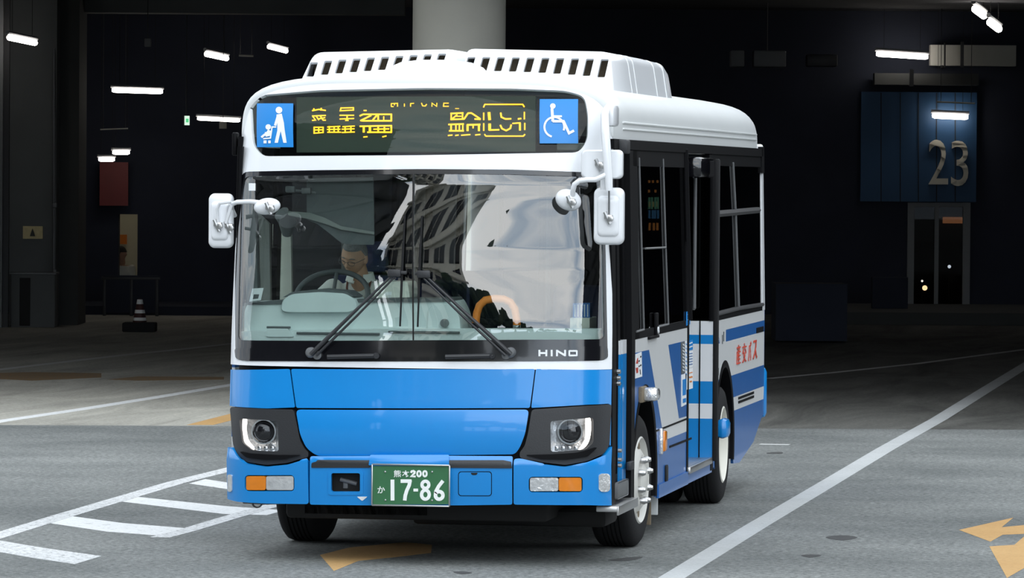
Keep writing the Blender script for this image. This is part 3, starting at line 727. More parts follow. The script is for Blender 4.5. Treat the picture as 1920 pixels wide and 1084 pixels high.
# --- destination sign behind its glass
yd = F3(790, 230)[1]+.10
def C1(u, v): return (420+u/3.8725, 60+v/3.8725)
def C2(u, v): return (780+u/3.8725, 60+v/3.8725)
def onD(u, v, d=0.0): return tuple(on_y(u, v, yd+d))
b = B(); b.prism([onD(*p) for p in ((556, 182), (1004, 180), (1004, 284), (556, 286))], (0, .05, 0))
board = b.build('destination_sign', M['ledboard'], bus, smooth=0, label='amber LED destination board')
b = B(); q0 = onD(462, 160, .34); q1 = onD(1110, 296, .34)
b.box(((q0[0]+q1[0])/2, q0[1], (q0[2]+q1[2])/2-.05), (1.7, .02, .40)); b.build('sign_box', M['satin'], bus)
g1 = [[(640, 572), (690, 562), (740, 570)], [(648, 572), (655, 555)], [(700, 570), (708, 552)], [(640, 610), (740, 606)], [(645, 612), (665, 640), (640, 642)], [(670, 612), (690, 640)], [(700, 610), (720, 640), (740, 640)], [(690, 630), (735, 622)],
  [(845, 572), (850, 552), (940, 550), (940, 567), (845, 572)], [(840, 605), (945, 605)], [(895, 605), (893, 640)], [(840, 632), (945, 628)], [(880, 642), (905, 642)],
  [(655, 692), (720, 692), (720, 730), (655, 735), (655, 692)], [(655, 712), (720, 710)], [(688, 692), (688, 733)],
  [(750, 690), (845, 685)], [(750, 728), (850, 728)], [(765, 683), (765, 730)], [(800, 683), (800, 730)], [(830, 683), (830, 730)], [(748, 708), (845, 706)],
  [(860, 688), (950, 683)], [(855, 706), (948, 703)], [(855, 730), (950, 726)], [(880, 685), (880, 728)], [(922, 685), (922, 728)],
  [14, (985, 610), (1010, 598), (1220, 598)], [14, (990, 645), (1070, 605)], [14, (1000, 645), (1220, 645)], [14, (1215, 598), (1215, 648)], [14, (1120, 600), (1120, 645)], [14, (1080, 640), (1110, 605)], [10, (1160, 612), (1160, 640)],
  [14, (985, 685), (1220, 680)], [18, (1015, 685), (1015, 730)], [20, (1060, 685), (1060, 728)], [14, (1040, 728), (1220, 728)], [14, (1120, 690), (1120, 728)], [14, (1215, 682), (1215, 728)], [14, (1165, 690), (1165, 728)], [12, (1085, 706), (1200, 704)],
  [(1012, 763), (1042, 760)], [(1150, 762), (1180, 755)], [(1014, 570), (1036, 570)],
  [8, (1215, 542), (1215, 520), (1260, 518), (1260, 542)], [8, (1238, 520), (1238, 532)], [8, (1215, 542), (1232, 542)], [8, (1310, 520), (1310, 542)], [8, (1355, 542), (1355, 520), (1380, 518)]]
g2 = [[8, (40, 515), (48, 536), (68, 538), (78, 524)], [8, (116, 542), (116, 516), (150, 540), (152, 515)], [8, (238, 517), (202, 517), (200, 540), (238, 540)],
  [14, (250, 592), (345, 588)], [14, (250, 635), (352, 632)], [12, (256, 590), (256, 635)], [12, (262, 632), (300, 600)], [12, (338, 590), (338, 635)], [14, (350, 632), (378, 590), (405, 588)], [14, (405, 590), (468, 632)], [14, (425, 632), (470, 634)], [10, (290, 612), (330, 612)],
  [14, (235, 672), (348, 668)], [14, (255, 675), (255, 718)], [12, (290, 675), (290, 718)], [12, (315, 672), (315, 718)], [12, (340, 672), (340, 718)], [14, (240, 718), (348, 718)], [18, (375, 672), (375, 720)], [16, (370, 675), (468, 672)], [18, (457, 672), (457, 720)], [12, (415, 678), (415, 700)],
  [(232, 752), (265, 748)], [(285, 752), (310, 748)], [(328, 750), (395, 745)], [(430, 748), (468, 744)], [6, (285, 556), (312, 556)],
  [(490, 548), (500, 526), (775, 526), (787, 545)], [(492, 585), (492, 640)], [(787, 580), (787, 635)], [(492, 662), (492, 718)], [(790, 660), (790, 712)], [(497, 742), (508, 756), (780, 756), (792, 742)],
  [24, (530, 582), (535, 640)], [24, (535, 665), (535, 715)], [14, (530, 712), (605, 710)],
  [14, (615, 585), (620, 618), (650, 632), (692, 630)], [14, (612, 675), (625, 702), (655, 716), (685, 700), (692, 672)], [14, (740, 632), (765, 628)], [12, (700, 664), (760, 660)], [16, (755, 660), (755, 716)]]
leds = []
for g, cf in ((g1, C1), (g2, C2)):
    for poly in strokes2d([[(q[0] if isinstance(q[0], (int, float)) else 11)*.82]+[p for p in q if not isinstance(p, (int, float))] for q in g], 9): leds.append([cf(*p) for p in poly])
mark('led_lettering', M['led'], leds, lambda u, v: onD(u, v, -.003), (0, -1, 0), board, .003, 'glowing amber characters')
# blue pictogram plates on the inside of the glass
def decal(name, box, polys, label):
    o = front(name, M['decalblue'], [(box[0], box[1]), (box[2], box[1]), (box[2], box[3]), (box[0], box[3])], off=.001, th=.003, label=label)
    mark('pictogram', M['decalwhite'], polys, lambda u, v: F3(u, v, .0025), (0, -1, 0), o, .001)
st = [disc2d(400, 567, 24), [(382, 600), (420, 592), (436, 660), (440, 700), (456, 805), (432, 805), (412, 720), (392, 805), (368, 805), (388, 715), (388, 660)], disc2d(322, 690, 20)]
st += strokes2d([[18, (392, 612), (372, 680)], [10, (380, 690), (350, 690), (338, 770), (285, 775)], [34, (335, 715), (322, 740), (300, 745)], [16, (300, 742), (272, 765)], [22, (288, 798), (310, 798)], [20, (322, 798), (340, 798)]], 10)
decal('stroller_sign', (482, 194, 550, 276), [[C1(*p) for p in q] for q in st], 'blue square with a white figure pushing a stroller')
wc = [disc2d(994, 538, 20)]
wc += strokes2d([[20, (988, 555), (994, 650)], [14, (998, 612), (1060, 612)], [18, (992, 648), (1072, 648), (1112, 735), (1148, 716)], ring2d(1005, 690, 72, 72, 14, -255, 20)], 14)
decal('wheelchair_sign', (1012, 186, 1084, 269), [[C2(*p) for p in q] for q in wc], 'blue square with a white wheelchair user')

# --- roof
rings = []
for k in range(5):
    a = PI/2*k/4; ins = .05*(1-math.sin(a)); ring = []
    for t in TS:
        x, z = rsec(t, ins); xb, zb_ = rsec(t, .05); ring.append((x, yf(xb, zb_)+.05*(1-math.cos(a))*(abs(math.sin(t))**.5), z))
    rings.append(ring)
for Y in (1.2, 2.5, 4, 6, 7.6): rings.append([(*rsec(t)[:1], Y, rsec(t)[1]) for t in TS])
for k in range(1, 7):
    a = PI/2*k/6; rings.append([(rsec(t)[0]*(1-.06*(1-math.cos(a))), 8.3+.66*math.sin(a), Z0+(rsec(t)[1]-Z0)*(1-.75*(1-math.cos(a))**1.3)) for t in TS])
b = B(); b.loft(rings, closed=False, caps=False); roof = b.build('roof', M['roofwhite'], bus, smooth=60)
b = B()
for v0, v1 in ((229, 257), (241, 266)):
    z0 = S(1160, v0)[1]; b.box((WR-tum(z0)+.0, 4.7, z0+.0), (.02, 7.6, .012), .004)
b.build('drip_rail', M['roofwhite'], roof)
patch('cornice', M['satin'], [(.42, 2.485), (8.9, 2.485), (8.9, 2.545), (.42, 2.545)], ssurf, off=.012, th=.03, ucuts=(3, 6), parent=bus)
patch('cornice', M['satin'], [(.42, 2.485), (8.9, 2.485), (8.9, 2.545), (.42, 2.545)], lsurf, off=.012, th=.03, ucuts=(3, 6), parent=bus, flip=True)
b = B(); b.box((WR-.01, .72, 2.50), (.09, .16, .085), .01); b.build('door_motor_cover', M['plastic'], bus)
# roof hatch dome in front of the pods
pd = on_y(818, 133, 1.15); b = B(); b.lathe([(0, .118), (.12, .116), (.22, .102), (.29, .072), (.328, .03), (.335, .012), (.33, -.04)], Matrix.Translation((pd[0], 1.15, 2.912)), 40); b.build('roof_vent', M['white'], bus, label='low round white dome on the roof')
# twin air conditioning pods with slotted fronts
def pod(pix_bot, pix_top, slots, x_rear, label):
    """pix_bot/top: left and right picture corners of the slotted face"""
    YF, YR = 1.75, 4.85
    bl_, br_ = on_y(*pix_bot[0], YF), on_y(*pix_bot[1], YF); tl, tr = on_y(*pix_top[0], YF+.10), on_y(*pix_top[1], YF+.10)
    zb0 = min(bl_[2], br_[2])-.05
    def sect(Y, kx, kz, dz=0):
        pts = [(bl_[0], zb0), (br_[0], zb0), (br_[0]+(tr[0]-br_[0])*1.0, tr[2]), (tl[0], tl[2])]
        c = (pts[0][0]+pts[1][0])/2
        pts = [(c+(x-c)*kx, zb0+(z-zb0)*kz) for x, z in pts]
        return [(x, Y, z) for x, z in [pts[0], pts[1]]+rpoly([pts[1], pts[2], pts[3], pts[0]], .06, 5)[6:18]]
    def yface(z): return YF+.10*(z-zb0)/(tl[2]-zb0)
    R = []
    for Y, kx, kz in ((YF, .985, .97), (YF+.03, 1, 1), (2.6, 1, 1.0), (3.6, 1, 1), (4.55, 1, .97), (YR-.06, .985, .85), (YR, .95, .70)):
        r = sect(Y, kx, kz)
        if Y < YF+.05: r = [(x, yface(z)+(Y-YF), z) for x, y, z in r]
        R.append(r)
    b = B(); b.loft(R, caps=False); b.bm.faces.new([v for v in list(b.bm.verts)[-len(R[0]):]])
    o = b.build('air_conditioner', M['white'], bus, smooth=50, label=label)
    out = [(x, z) for x, y, z in R[0]]
    hs = []
    for s4 in slots:
        q = []
        for u, v in s4:
            p = on_y(u, v, YF+.05); q.append((p[0], p[2]))
        hs.append(rpoly(q, .006, 2))
    for yy in (2.65, 2.9, 3.95, 4.45):
        kz = 1 if yy < 3.7 else 1-.03*(yy-3.6)/.95
        bb = B(); bb.loft([[(x*1.0, y+dy, z) for x, y, z in [( (p[0]-(bl_[0]+br_[0])/2)*k+(bl_[0]+br_[0])/2, p[1], zb0+(p[2]-zb0)*k) for p in sect(yy, 1, kz)]] for dy, k in ((-.012, .99), (-.008, 1.006), (.008, 1.006), (.012, .99))], caps=False); bb.build('cover_seam', M['white'], o)
    patch('slotted_front', M['white'], out, lambda u, v: (u, yface(v), v), hs, off=.002, th=.03, parent=o)
    b = B(); b.box(((bl_[0]+br_[0])/2, YF+.30, (zb0+tr[2])/2-.01), (br_[0]-bl_[0]-.12, .05, (tr[2]-zb0)*.8)); b.build('condenser', M['rust'], o)
def slot4(cx, y0, y1, w=14.5, lean=3): return [(cx-w/2-lean, y1), (cx+w/2-lean, y1), (cx+w/2+lean, y0), (cx-w/2+lean, y0)]
lsl = [slot4(585+26.6*k, 117-3.2*k**.75, 144-3.5*k**.8) for k in range(10)]
rsl = [slot4(880+27.8*k, 107+ .05*k*k, 133+.15*k*k) for k in range(10)]
pod([(556, 149), (858, 152)], [(588, 98), (857, 92)], lsl, 0, 'white slotted roof unit at the driver side')
pod([(868, 152), (1152, 165)], [(872, 91), (1144, 97)], rsl, 0, 'white slotted roof unit at the door side')

# --- door side (picture right)
def side(name, m, yz, holes=(), off=0.0, th=.02, parent=bus, label=None, lines=(), matfn=None, cuts=True):
    return patch(name, m, yz, ssurf, holes, off, th, [1.5, 2.5, 3.5, 6, 7, 8] if cuts else (), [1.3, 1.6, 2.0, 2.3] if cuts else (), lines, matfn, parent, label=label)
def arch(cy, r, zc=.42, a0=-20, a1=200, n=26): return [(cy+r*math.cos(math.radians(a0+(a1-a0)*k/n)), zc+r*math.sin(math.radians(a0+(a1-a0)*k/n))) for k in range(n+1)]
ZW0 = 1.315
FA, RA, WA = 1.86, 6.30, .60
def edges(poly): return [(poly[i-1], poly[i]) for i in range(len(poly))]
# front quarter panel: white with blue fields
ra = [(y, z) for y, z in arch(FA, WA, .42, -14, 194) if y > 1.26]
pA = SP([(1189, 662), (1217, 656), (1242, 806), (1246, 870), (1180, 900)]); pA[-1] = (1.1, .2); pA[0] = (1.1, pA[0][1])
pB = SP([(1253, 647), (1298, 636), (1298, 777), (1273, 785)]); pB[1] = (4.2, pB[1][1]); pB[2] = (4.2, pB[2][1])
zs = S(1270, 816)[1]
low = [(1.0, zs), (4.3, zs), (4.3, .1), (1.0, .1)]
def mA(u, v): return 1 if inside((u, v), pA) or inside((u, v), pB) or inside((u, v), low) else 0
outer = [(1.27, ZW0), (1.27, ra[-1][1])]+ra[::-1][1:-1]+[(2.49, .275), (4.06, .275), (4.06, ZW0)]
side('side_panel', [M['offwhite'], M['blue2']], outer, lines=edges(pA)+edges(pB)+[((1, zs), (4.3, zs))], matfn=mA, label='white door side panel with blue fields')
sk = SP([(1236, 806), (1299, 781)]); side('panel_seam', M['satin'], [(2.42, sk[0][1]-.006), (4.05, sk[1][1]-.006), (4.05, sk[1][1]+.006), (2.42, sk[0][1]+.006)], off=.003, th=.004, cuts=False)
gs = SP([(1255, 838), (1296, 822)]); side('panel_groove', M['satin'], [(gs[0][0], gs[0][1]-.007), (gs[1][0], gs[1][1]-.007), (gs[1][0], gs[1][1]+.007), (gs[0][0], gs[0][1]+.007)], off=.004, th=.005, cuts=False)
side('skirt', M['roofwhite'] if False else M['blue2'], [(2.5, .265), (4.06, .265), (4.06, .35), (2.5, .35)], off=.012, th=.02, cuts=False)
# arches
def arch_trim(cy, parent, sgn=1):
    b = B(); sec = arch(cy, WA, .42, -14, 194); inn = arch(cy, WA-.05, .42, -14, 194)
    X = WR if sgn > 0 else -WL
    b.loft([[(X+sgn*.003, y, z) for y, z in sec], [(X+sgn*.009, y, z) for y, z in arch(cy, WA-.02, .42, -14, 194)], [(X+sgn*.003, y, z) for y, z in inn], [(X-sgn*.45, y, z) for y, z in inn], [(X-sgn*.45, y, z) for y, z in sec]], closed=False, caps=False)
    return b.build('arch_trim', M['satin'], bus)
for cy in (FA, RA):
    arch_trim(cy, bus); arch_trim(cy, bus, -1)
# glazing band between the arch and the middle door
zt = 2.485
side('side_window', M['tinted'], [(1.28, ZW0+.0), (4.06, ZW0), (4.06, zt), (1.28, zt)], th=.006, off=-.004, label='dark side glazing ahead of the middle door')
def outline(name, m, pix, w=.018, off=.004, parent=bus, close=False):
    P = SP(pix); P = P+[P[0]] if close else P
    b = B()
    for p, q in zip(P, P[1:]): b.tube([tuple(np.array(ssurf(*p))+np.array([off, 0, 0])), tuple(np.array(ssurf(*q))+np.array([off, 0, 0]))], w/2, 6)
    return b.build(name, m, parent)
outline('window_bead', M['greymetal'], [(1197, 296), (1206, 618), (1192, 622)], .014)
outline('window_bead', M['greymetal'], [(1242, 298), (1247, 464), (1209, 466)], .014)
outline('window_bead', M['greymetal'], [(1247, 466), (1252, 608), (1232, 613)], .014)
outline('window_bead', M['satin'], [(1283, 280), (1291, 600)], .05)
side('window_frame', M['satin'], [(1.28, ZW0), (1.55, ZW0), (1.55, zt), (1.28, zt)], off=.002, th=.01)
side('window_frame', M['satin'], [(1.28, ZW0), (4.06, ZW0), (4.06, ZW0+.05), (1.28, ZW0+.05)], off=.002, th=.01)
side('window_frame', M['satin'], [(1.28, zt-.10), (4.06, zt-.10), (4.06, zt), (1.28, zt)], off=.002, th=.01)
b = B(); lk = S(1228, 625); b.box((WR+.008, lk[0], lk[1]+.05), (.02, .09, .16), .006); b.box((WR+.01, lk[0]-.15, lk[1]-.02), (.02, .45, .018), .004); b.build('window_latch', M['satin'], bus)
b = B(); b.lathe([(.022, 0), (.022, .008), (.012, .008), (.012, 0)], Matrix.Translation((WR+.018, lk[0], lk[1]+.02)) @ Matrix.Rotation(PI/2, 4, 'Y'), 14, closed=True); b.build('window_latch', M['decalwhite'], bus)
# LED side sign behind the glass
dp = [on_x(1213, 330, WR-.10), on_x(1238, 330, WR-.10), on_x(1238, 440, WR-.10), on_x(1213, 440, WR-.10)]
b = B(); b.prism([tuple(p) for p in dp], (-.03, 0, 0)); sdsp = b.build('side_display', M['ledboard'], bus, smooth=0, label='route display behind the side glass')
cols = [emission('display_amber', (1, .35, .08), 9.0), emission('display_green', (.35, .8, .45), 5.0), emission('display_blue', (.2, .5, .8), 5.0), emission('display_yellow', (.9, .8, .3), 6.0)]
rows = [(338, 343, 0, 3), (356, 361, 0, 2), (370, 392, 1, 4), (378, 388, 3, 3), (394, 410, 2, 4), (418, 432, 0, 3)]
for r0, r1, ci, nn in rows:
    polys = []
    for k in range(nn):
        u = 1215+22*k/nn+random.random()*2; polys.append([(u, r0), (u+3.2, r0), (u+3.2, r1), (u, r1)])
    mark('display_text', cols[ci], polys, lambda u, v: tuple(on_x(u, v, WR-.097)), (1, 0, 0), sdsp, .002)
# stickers and notices
def sticker(name, m, pix, polys=(), pm=None, label=None, th=.003):
    o = side(name, m, SP(pix), off=.004, th=th, cuts=False, label=label)
    if polys: mark('print', pm, polys, lambda u, v: tuple(np.array(ssurf(*S(u, v)))+np.array([.0045, 0, 0])), (1, 0, 0), o, .001)
    return o
arrows = [[(1191, 682), (1193.5, 672), (1195, 671), (1195, 682)], [(1190.5, 690), (1195, 689), (1195, 699), (1192, 700)]]
o = sticker('notice', M['decalwhite'], [(1190, 665), (1202, 660), (1203, 706), (1190, 710)], arrows, M['red'], 'white notice with red arrows')
mark('print', M['satin'], [[(1199, 668), (1201, 667), (1201, 670), (1199, 671)], [(1196, 676), (1198, 675), (1198, 678), (1196, 679)], [(1199, 684), (1201, 683), (1201, 686), (1199, 687)], [(1196, 686), (1198, 685), (1198, 687.5), (1196, 688.5)], [(1198, 693), (1199, 692.6), (1200, 702), (1199, 702.4)]], lambda u, v: tuple(np.array(ssurf(*S(u, v)))+np.array([.0045, 0, 0])), (1, 0, 0), o, .001)
sticker('notice', M['dashdark'], [(1276, 642), (1283, 640), (1283, 700), (1277, 702)], strokes2d([[(1279, 645+6*k), (1281.5, 648+6*k)] for k in range(9)], 1.6), M['decalwhite'], 'tall dark sticker with pale print')
sticker('notice', M['decalwhite'], [(1283.5, 640), (1287, 639), (1288, 730), (1284.5, 732)], strokes2d([[(1284.5, 644+8*k), (1286.5, 647+8*k)] for k in range(8)], 1.2), M['decalblue'], 'narrow pale sticker')
sticker('notice', M['decalblue'], [(1289, 640), (1298, 637), (1298, 656), (1289, 658)], strokes2d([[(1290, 645), (1297, 642)], [(1290, 652), (1297, 649)]], 2), M['decalwhite'], 'blue notice')
sticker('notice', M['decalwhite'], [(1288.5, 660), (1298, 658), (1298, 687), (1288.5, 690)], strokes2d([[(1290, 664+5*k), (1297, 662.5+5*k)] for k in range(5)], 1.5), M['blue2'], 'white notice with blue lines')
sticker('notice', M['decalwhite'], [(1288.5, 692), (1298, 690), (1298, 728), (1288.5, 731)], strokes2d([[(1290, 700), (1297, 698)], [3, (1292, 716), (1296, 715)], [3, (1291, 708), (1297, 706.5)]], 1.5), M['orange'], 'white notice with orange print')
sticker('notice', M['decalwhite'], [(1277, 703), (1286, 700), (1286, 758), (1277, 763)], [[(1278.5, 712), (1285, 710), (1285, 740), (1278.5, 742)], [(1279, 748), (1285, 746), (1285, 754), (1279, 756)]], M['decalblue'], 'blue poster in a white border')
sticker('notice', M['decalblue'], [(1286, 585), (1293, 582), (1293, 608), (1286, 611)], strokes2d([[(1288, 590), (1291, 588)], [(1288, 600), (1291, 598)]], 1.4), M['decalwhite'], 'small blue sticker on the glass')
# side repeater lamps
b = B(); q = S(1203, 739); b.box((WR+.06, q[0], q[1]), (.10, .16, .085), .025); sr = b.build('side_lamp', M['clear'], bus, label='clear side lamp over the front arch')
b = B(); b.box((WR+.012, q[0]-.04, q[1]), (.03, .22, .10), .01); b.build('lamp_base', M['rust'], sr)
b = B(); q = S(1238, 827); b.box((WR+.02, q[0], q[1]), (.04, .12, .135), .014); b.build('side_marker', M['amber'], bus, label='amber side marker'); b = B(); b.box((WR+.012, q[0]-.06, q[1]), (.03, .05, .17), .012); b.build('marker_base', M['clear'], bus)
b = B(); q = S(1248, 888); b.box((WR+.006, q[0], q[1]), (.014, .10, .11), .01); b.build('flap_lock', M['under'], bus)
# front doorway: frame posts, folding leaves, painted strip, step
side('door_post', M['satin'], [(.335, .33), (.50, .33), (.50, 2.48), (.335, 2.48)], off=.0, th=.05)
side('door_post', M['satin'], [(1.12, .33), (1.275, .33), (1.275, 2.48), (1.12, 2.48)], off=.012, th=.05)
leaf = side('front_door', M['tinted'], [(.50, .42), (1.12, .42), (1.12, 2.44), (.50, 2.44)], off=-.035, th=.008, label='dark glazed folding front door')
for y0, y1 in ((.50, .545), (.76, .80), (.815, .855), (1.075, 1.12)):
    side('door_frame', M['satin'], [(y0, .42), (y1, .42), (y1, 2.44), (y0, 2.44)], off=-.025, th=.03, parent=leaf)
side('door_frame', M['satin'], [(.5, .42), (1.12, .42), (1.12, .52), (.5, .52)], off=-.025, th=.03, parent=leaf)
zz = S(1172, 638)[1]; zy = S(1172, 664)[1]
side('door_strip', [M['white'], M['blue']], [(.87, .42), (1.05, .42), (1.05, zz), (.87, zz)], off=-.012, th=.02, parent=leaf, lines=[((0, zy), (2, zy))], matfn=lambda u, v: 0 if v > zy else 1, cuts=False, label='white over blue door strip')
side('door_strip', [M['white'], M['blue']], [(.775, .42), (.79, .42), (.79, zz), (.775, zz)], off=-.012, th=.02, parent=leaf, lines=[((0, zy), (2, zy))], matfn=lambda u, v: 0 if v > zy else 1, cuts=False)
b = B()
for k, v in enumerate((697, 709, 719)):
    q = S(1157, v); b.lathe([(.014, 0), (.014, .02), (0, .026)], Matrix.Translation((WR, q[0], q[1])) @ Matrix.Rotation(PI/2, 4, 'Y'), 10)
for v in (845, 862, 873):
    q = S(1159, v); b.lathe([(.012, 0), (.012, .02), (0, .026)], Matrix.Translation((WR, q[0], q[1])) @ Matrix.Rotation(PI/2, 4, 'Y'), 10)
b.build('door_button', M['steel'], bus)
b = B(); q = S(1176, 873); b.box((WR+.02, q[0], q[1]), (.03, .16, .05), .006); b.build('door_hinge', M['plastic'], bus)
b = B(); q0, q1 = S(1152, 930), S(1172, 908); b.box((WR+.008, .72, .43), (.02, .5, .10), .02); b.build('door_kick', M['greymetal'], bus)
b = B(); b.box((WR-.02, .72, .335), (.13, .9, .035), .006); b.box((WR+.045, .72, .325), (.012, .9, .055), .003); b.build('door_step', M['steel'], bus)
# middle door: open leaves standing square to the side, step, rail
YD0, YD1 = 4.08, 5.36
zcv = lambda v: float(on_y(1316, v, YD1)[2])
def lsurf2(u, v): return (u, YD1, v)
zl = [zcv(v) for v in (602, 628, 645, 715, 757, 785, 862)]
def mD(u, v): return 0 if (v > zl[1]) or (zl[3] < v < zl[2]) or (zl[5] < v < zl[4]) else 1
md = patch('middle_door', [M['white'], M['blue']], [(.62, zl[6]), (1.175, zl[6]), (1.175, zl[0]), (.62, zl[0])], lsurf2, th=.04, lines=[((0, z), (2, z)) for z in zl], matfn=mD, parent=bus, label='open middle door leaf in white and blue bands')
patch('door_glass', M['tinted'], [(.66, zl[0]), (1.14, zl[0]), (1.14, 2.36), (.66, 2.36)], lsurf2, off=-.015, th=.008, parent=md)
b = B(); b.box((1.16, YD1+.01, (zl[0]+2.4)/2), (.035, .045, 2.4-zl[0]), .006); b.box((.64, YD1+.01, (zl[0]+2.4)/2), (.035, .045, 2.4-zl[0]), .006); b.box((.9, YD1+.01, 2.385), (.55, .045, .04), .006)
xs = on_y(1312, 700, YD1)[0]; b.box((xs, YD1-.002, (zl[6]+zl[0])/2), (.008, .012, zl[0]-zl[6]), .001)
b.build('door_frame', M['satin'], md)
b = B(); b.box((1.19, YD1+.02, 1.4), (.035, .07, 2.1), .012); b.build('door_rubber', M['rubber'], md)
b = B(); xr = on_y(1303, 420, YD1-.09); b.tube([(xr[0], YD1-.09, zcv(578)), (xr[0], YD1-.09, zcv(300))], .013, 10); b.tube([(xr[0], YD1-.09, zcv(578)), (xr[0]-.06, YD1-.01, zcv(578))], .012, 8); b.build('door_rail', M['greymetal'], md)
b = B(); b.box((.62, YD0+.06, 1.40), (.98, .035, 2.0), .01); b.build('door_leaf', M['satin'], bus)
b = B(); b.box((.85, (YD0+YD1)/2, .36), (.60, YD1-YD0, .03), .004); b.box((1.16, (YD0+YD1)/2, .355), (.03, YD1-YD0, .045), .006); b.build('middle_step', M['steel'], bus)
b = B(); q = S(1309, 309); b.box((WR-.03, q[0]+.0, q[1]-.02), (.16, .75, .14), .03); b.build('door_engine_cover', M['black'], bus)
side('door_post', M['satin'], [(YD0-.04, .28), (YD0+.03, .28), (YD0+.03, 2.48), (YD0-.04, 2.48)], off=.006, th=.05)
side('door_post', M['satin'], [(5.40, .28), (5.56, .28), (5.56, 2.48), (5.40, 2.48)], off=.006, th=.05)
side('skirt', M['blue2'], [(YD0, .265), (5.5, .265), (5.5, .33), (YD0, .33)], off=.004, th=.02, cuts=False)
# rear body
zA, zB = S(1427, 602)[1], S(1427, 623)[1]; zC, zD = S(1427, 686)[1], S(1427, 726)[1]; zE = S(1427, 750)[1]
YS1 = S(1361, 630)[0]
rear_lines = [((5, z), (9, z)) for z in (zA, zB, zC, zD, zE)]+[((YS1, 0), (YS1, 2))]
def mR(u, v):
    if zB < v < zA: return 1 if (u > YS1 or u < 5.9) else 0
    return 1 if (zD < v < zC or v < zE) else 0
rr2 = [(y, z) for y, z in arch(RA, WA, .42, -14, 194)]
rp = [(5.57, ZW0), (5.57, .29), (5.70, .29)]+rr2[::-1]+[(6.9, .25), (7.3, .235), (8.25, .34), (8.9, .52), (8.97, .72), (8.97, ZW0)]
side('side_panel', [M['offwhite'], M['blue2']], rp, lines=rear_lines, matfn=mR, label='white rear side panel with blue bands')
side('rear_window', M['tinted'], [(5.57, ZW0), (8.80, ZW0), (8.80, zt), (5.57, zt)], th=.006, off=-.004, label='dark rear side windows')
side('window_frame', M['satin'], [(5.57, ZW0), (8.85, ZW0), (8.85, ZW0+.05), (5.57, ZW0+.05)], off=.002, th=.01)
side('window_frame', M['satin'], [(5.57, zt-.08), (8.85, zt-.08), (8.85, zt), (5.57, zt)], off=.002, th=.01)
outline('window_bead', M['greymetal'], [(1373, 305), (1378, 400), (1384, 578)], .022)
outline('window_bead', M['darkmetal'], [(1335, 402), (1378, 398), (1420, 394)], .05)
outline('window_bead', M['darkmetal'], [(1339, 590), (1385, 578), (1429, 571)], .03)
side('rear_pillar', M['white'], [(8.80, ZW0), (8.97, ZW0), (8.97, 2.36), (8.86, 2.36)], off=.004, th=.02)
side('rear_pillar', M['satin'], [(8.80, 2.36), (8.97, 2.36), (8.97, 2.56), (8.80, 2.56)], off=.012, th=.03)
lou = []
for v0, v1 in ((745, 738), (753, 745)):
    a, c = S(1384, v0), S(1413, v1); zc_ = (a[1]+c[1])/2
    side('louver', M['satin'], [(a[0], zc_-.009), (c[0], zc_-.009), (c[0], zc_+.009), (a[0], zc_+.009)], off=.004, th=.005, cuts=False)
a, c = S(1418, 620), S(1431, 612); side('louver', M['satin'], [(a[0], a[1]-.02), (c[0], a[1]-.02), (c[0], a[1]+.02), (a[0], a[1]+.02)], off=.004, th=.005, cuts=False)
# red lettering along the rear side (drawn tall and narrow by the slant)
zt0, zt1 = S(1385, 683)[1], S(1385, 646)[1]
y0s = [S(u, 665)[0] for u in (1380, 1391, 1402, 1411)]; y1s = [S(u, 665)[0] for u in (1387, 1398, 1407, 1418)]
for chs, ya, yb in zip('産交バス', y0s, y1s):
    o = mark('lettering', M['textred'], text_in(chs, 0, 0, 1, 1), lambda u, v: (WR+.004, ya+(yb-ya)*u, zt1+(zt0-zt1)*v), (1, 0, 0), bus, .003, 'red lettering on the rear side')
b = []
for u in (1343.5, 1344.5):
    pass
for (u0, u1, va, vb) in ((1342, 1344, 625, 640), (1342, 1344, 648, 662), (1343, 1345, 672, 676), (1346, 1347, 690, 704), (1356, 1357, 622, 640), (1353.5, 1354.5, 628, 645)):
    p = SP([(u0, va), (u1, va), (u1, vb), (u0, vb)]); side('notice', M['dashdark'], p, off=.004, th=.003, cuts=False, label='small printed notice')
b = B(); q = S(1346, 803); b.box((WR+.04, q[0], q[1]), (.08, .22, .14), .035); b.build('side_marker', M['blue'], bus, label='blue domed cover ahead of the rear arch')
# rear end
b = B(); b.box((0, 8.97, .95), (2.30, .06, .9), .02); b.build('rear_panel', M['blue2'], bus)
b = B(); b.box((0, 8.96, 1.98), (2.26, .05, 1.2), .02); rw = b.build('rear_wall', M['white'], bus)
b = B(); b.box((0, 8.99, 2.0), (1.8, .03, .8), .01); b.build('rear_glass', M['black'], rw)
b = B(); b.box((1.085, 9.03, .68), (.16, .10, .40), .045); b.build('rear_bumper_corner', M['blue'], bus)
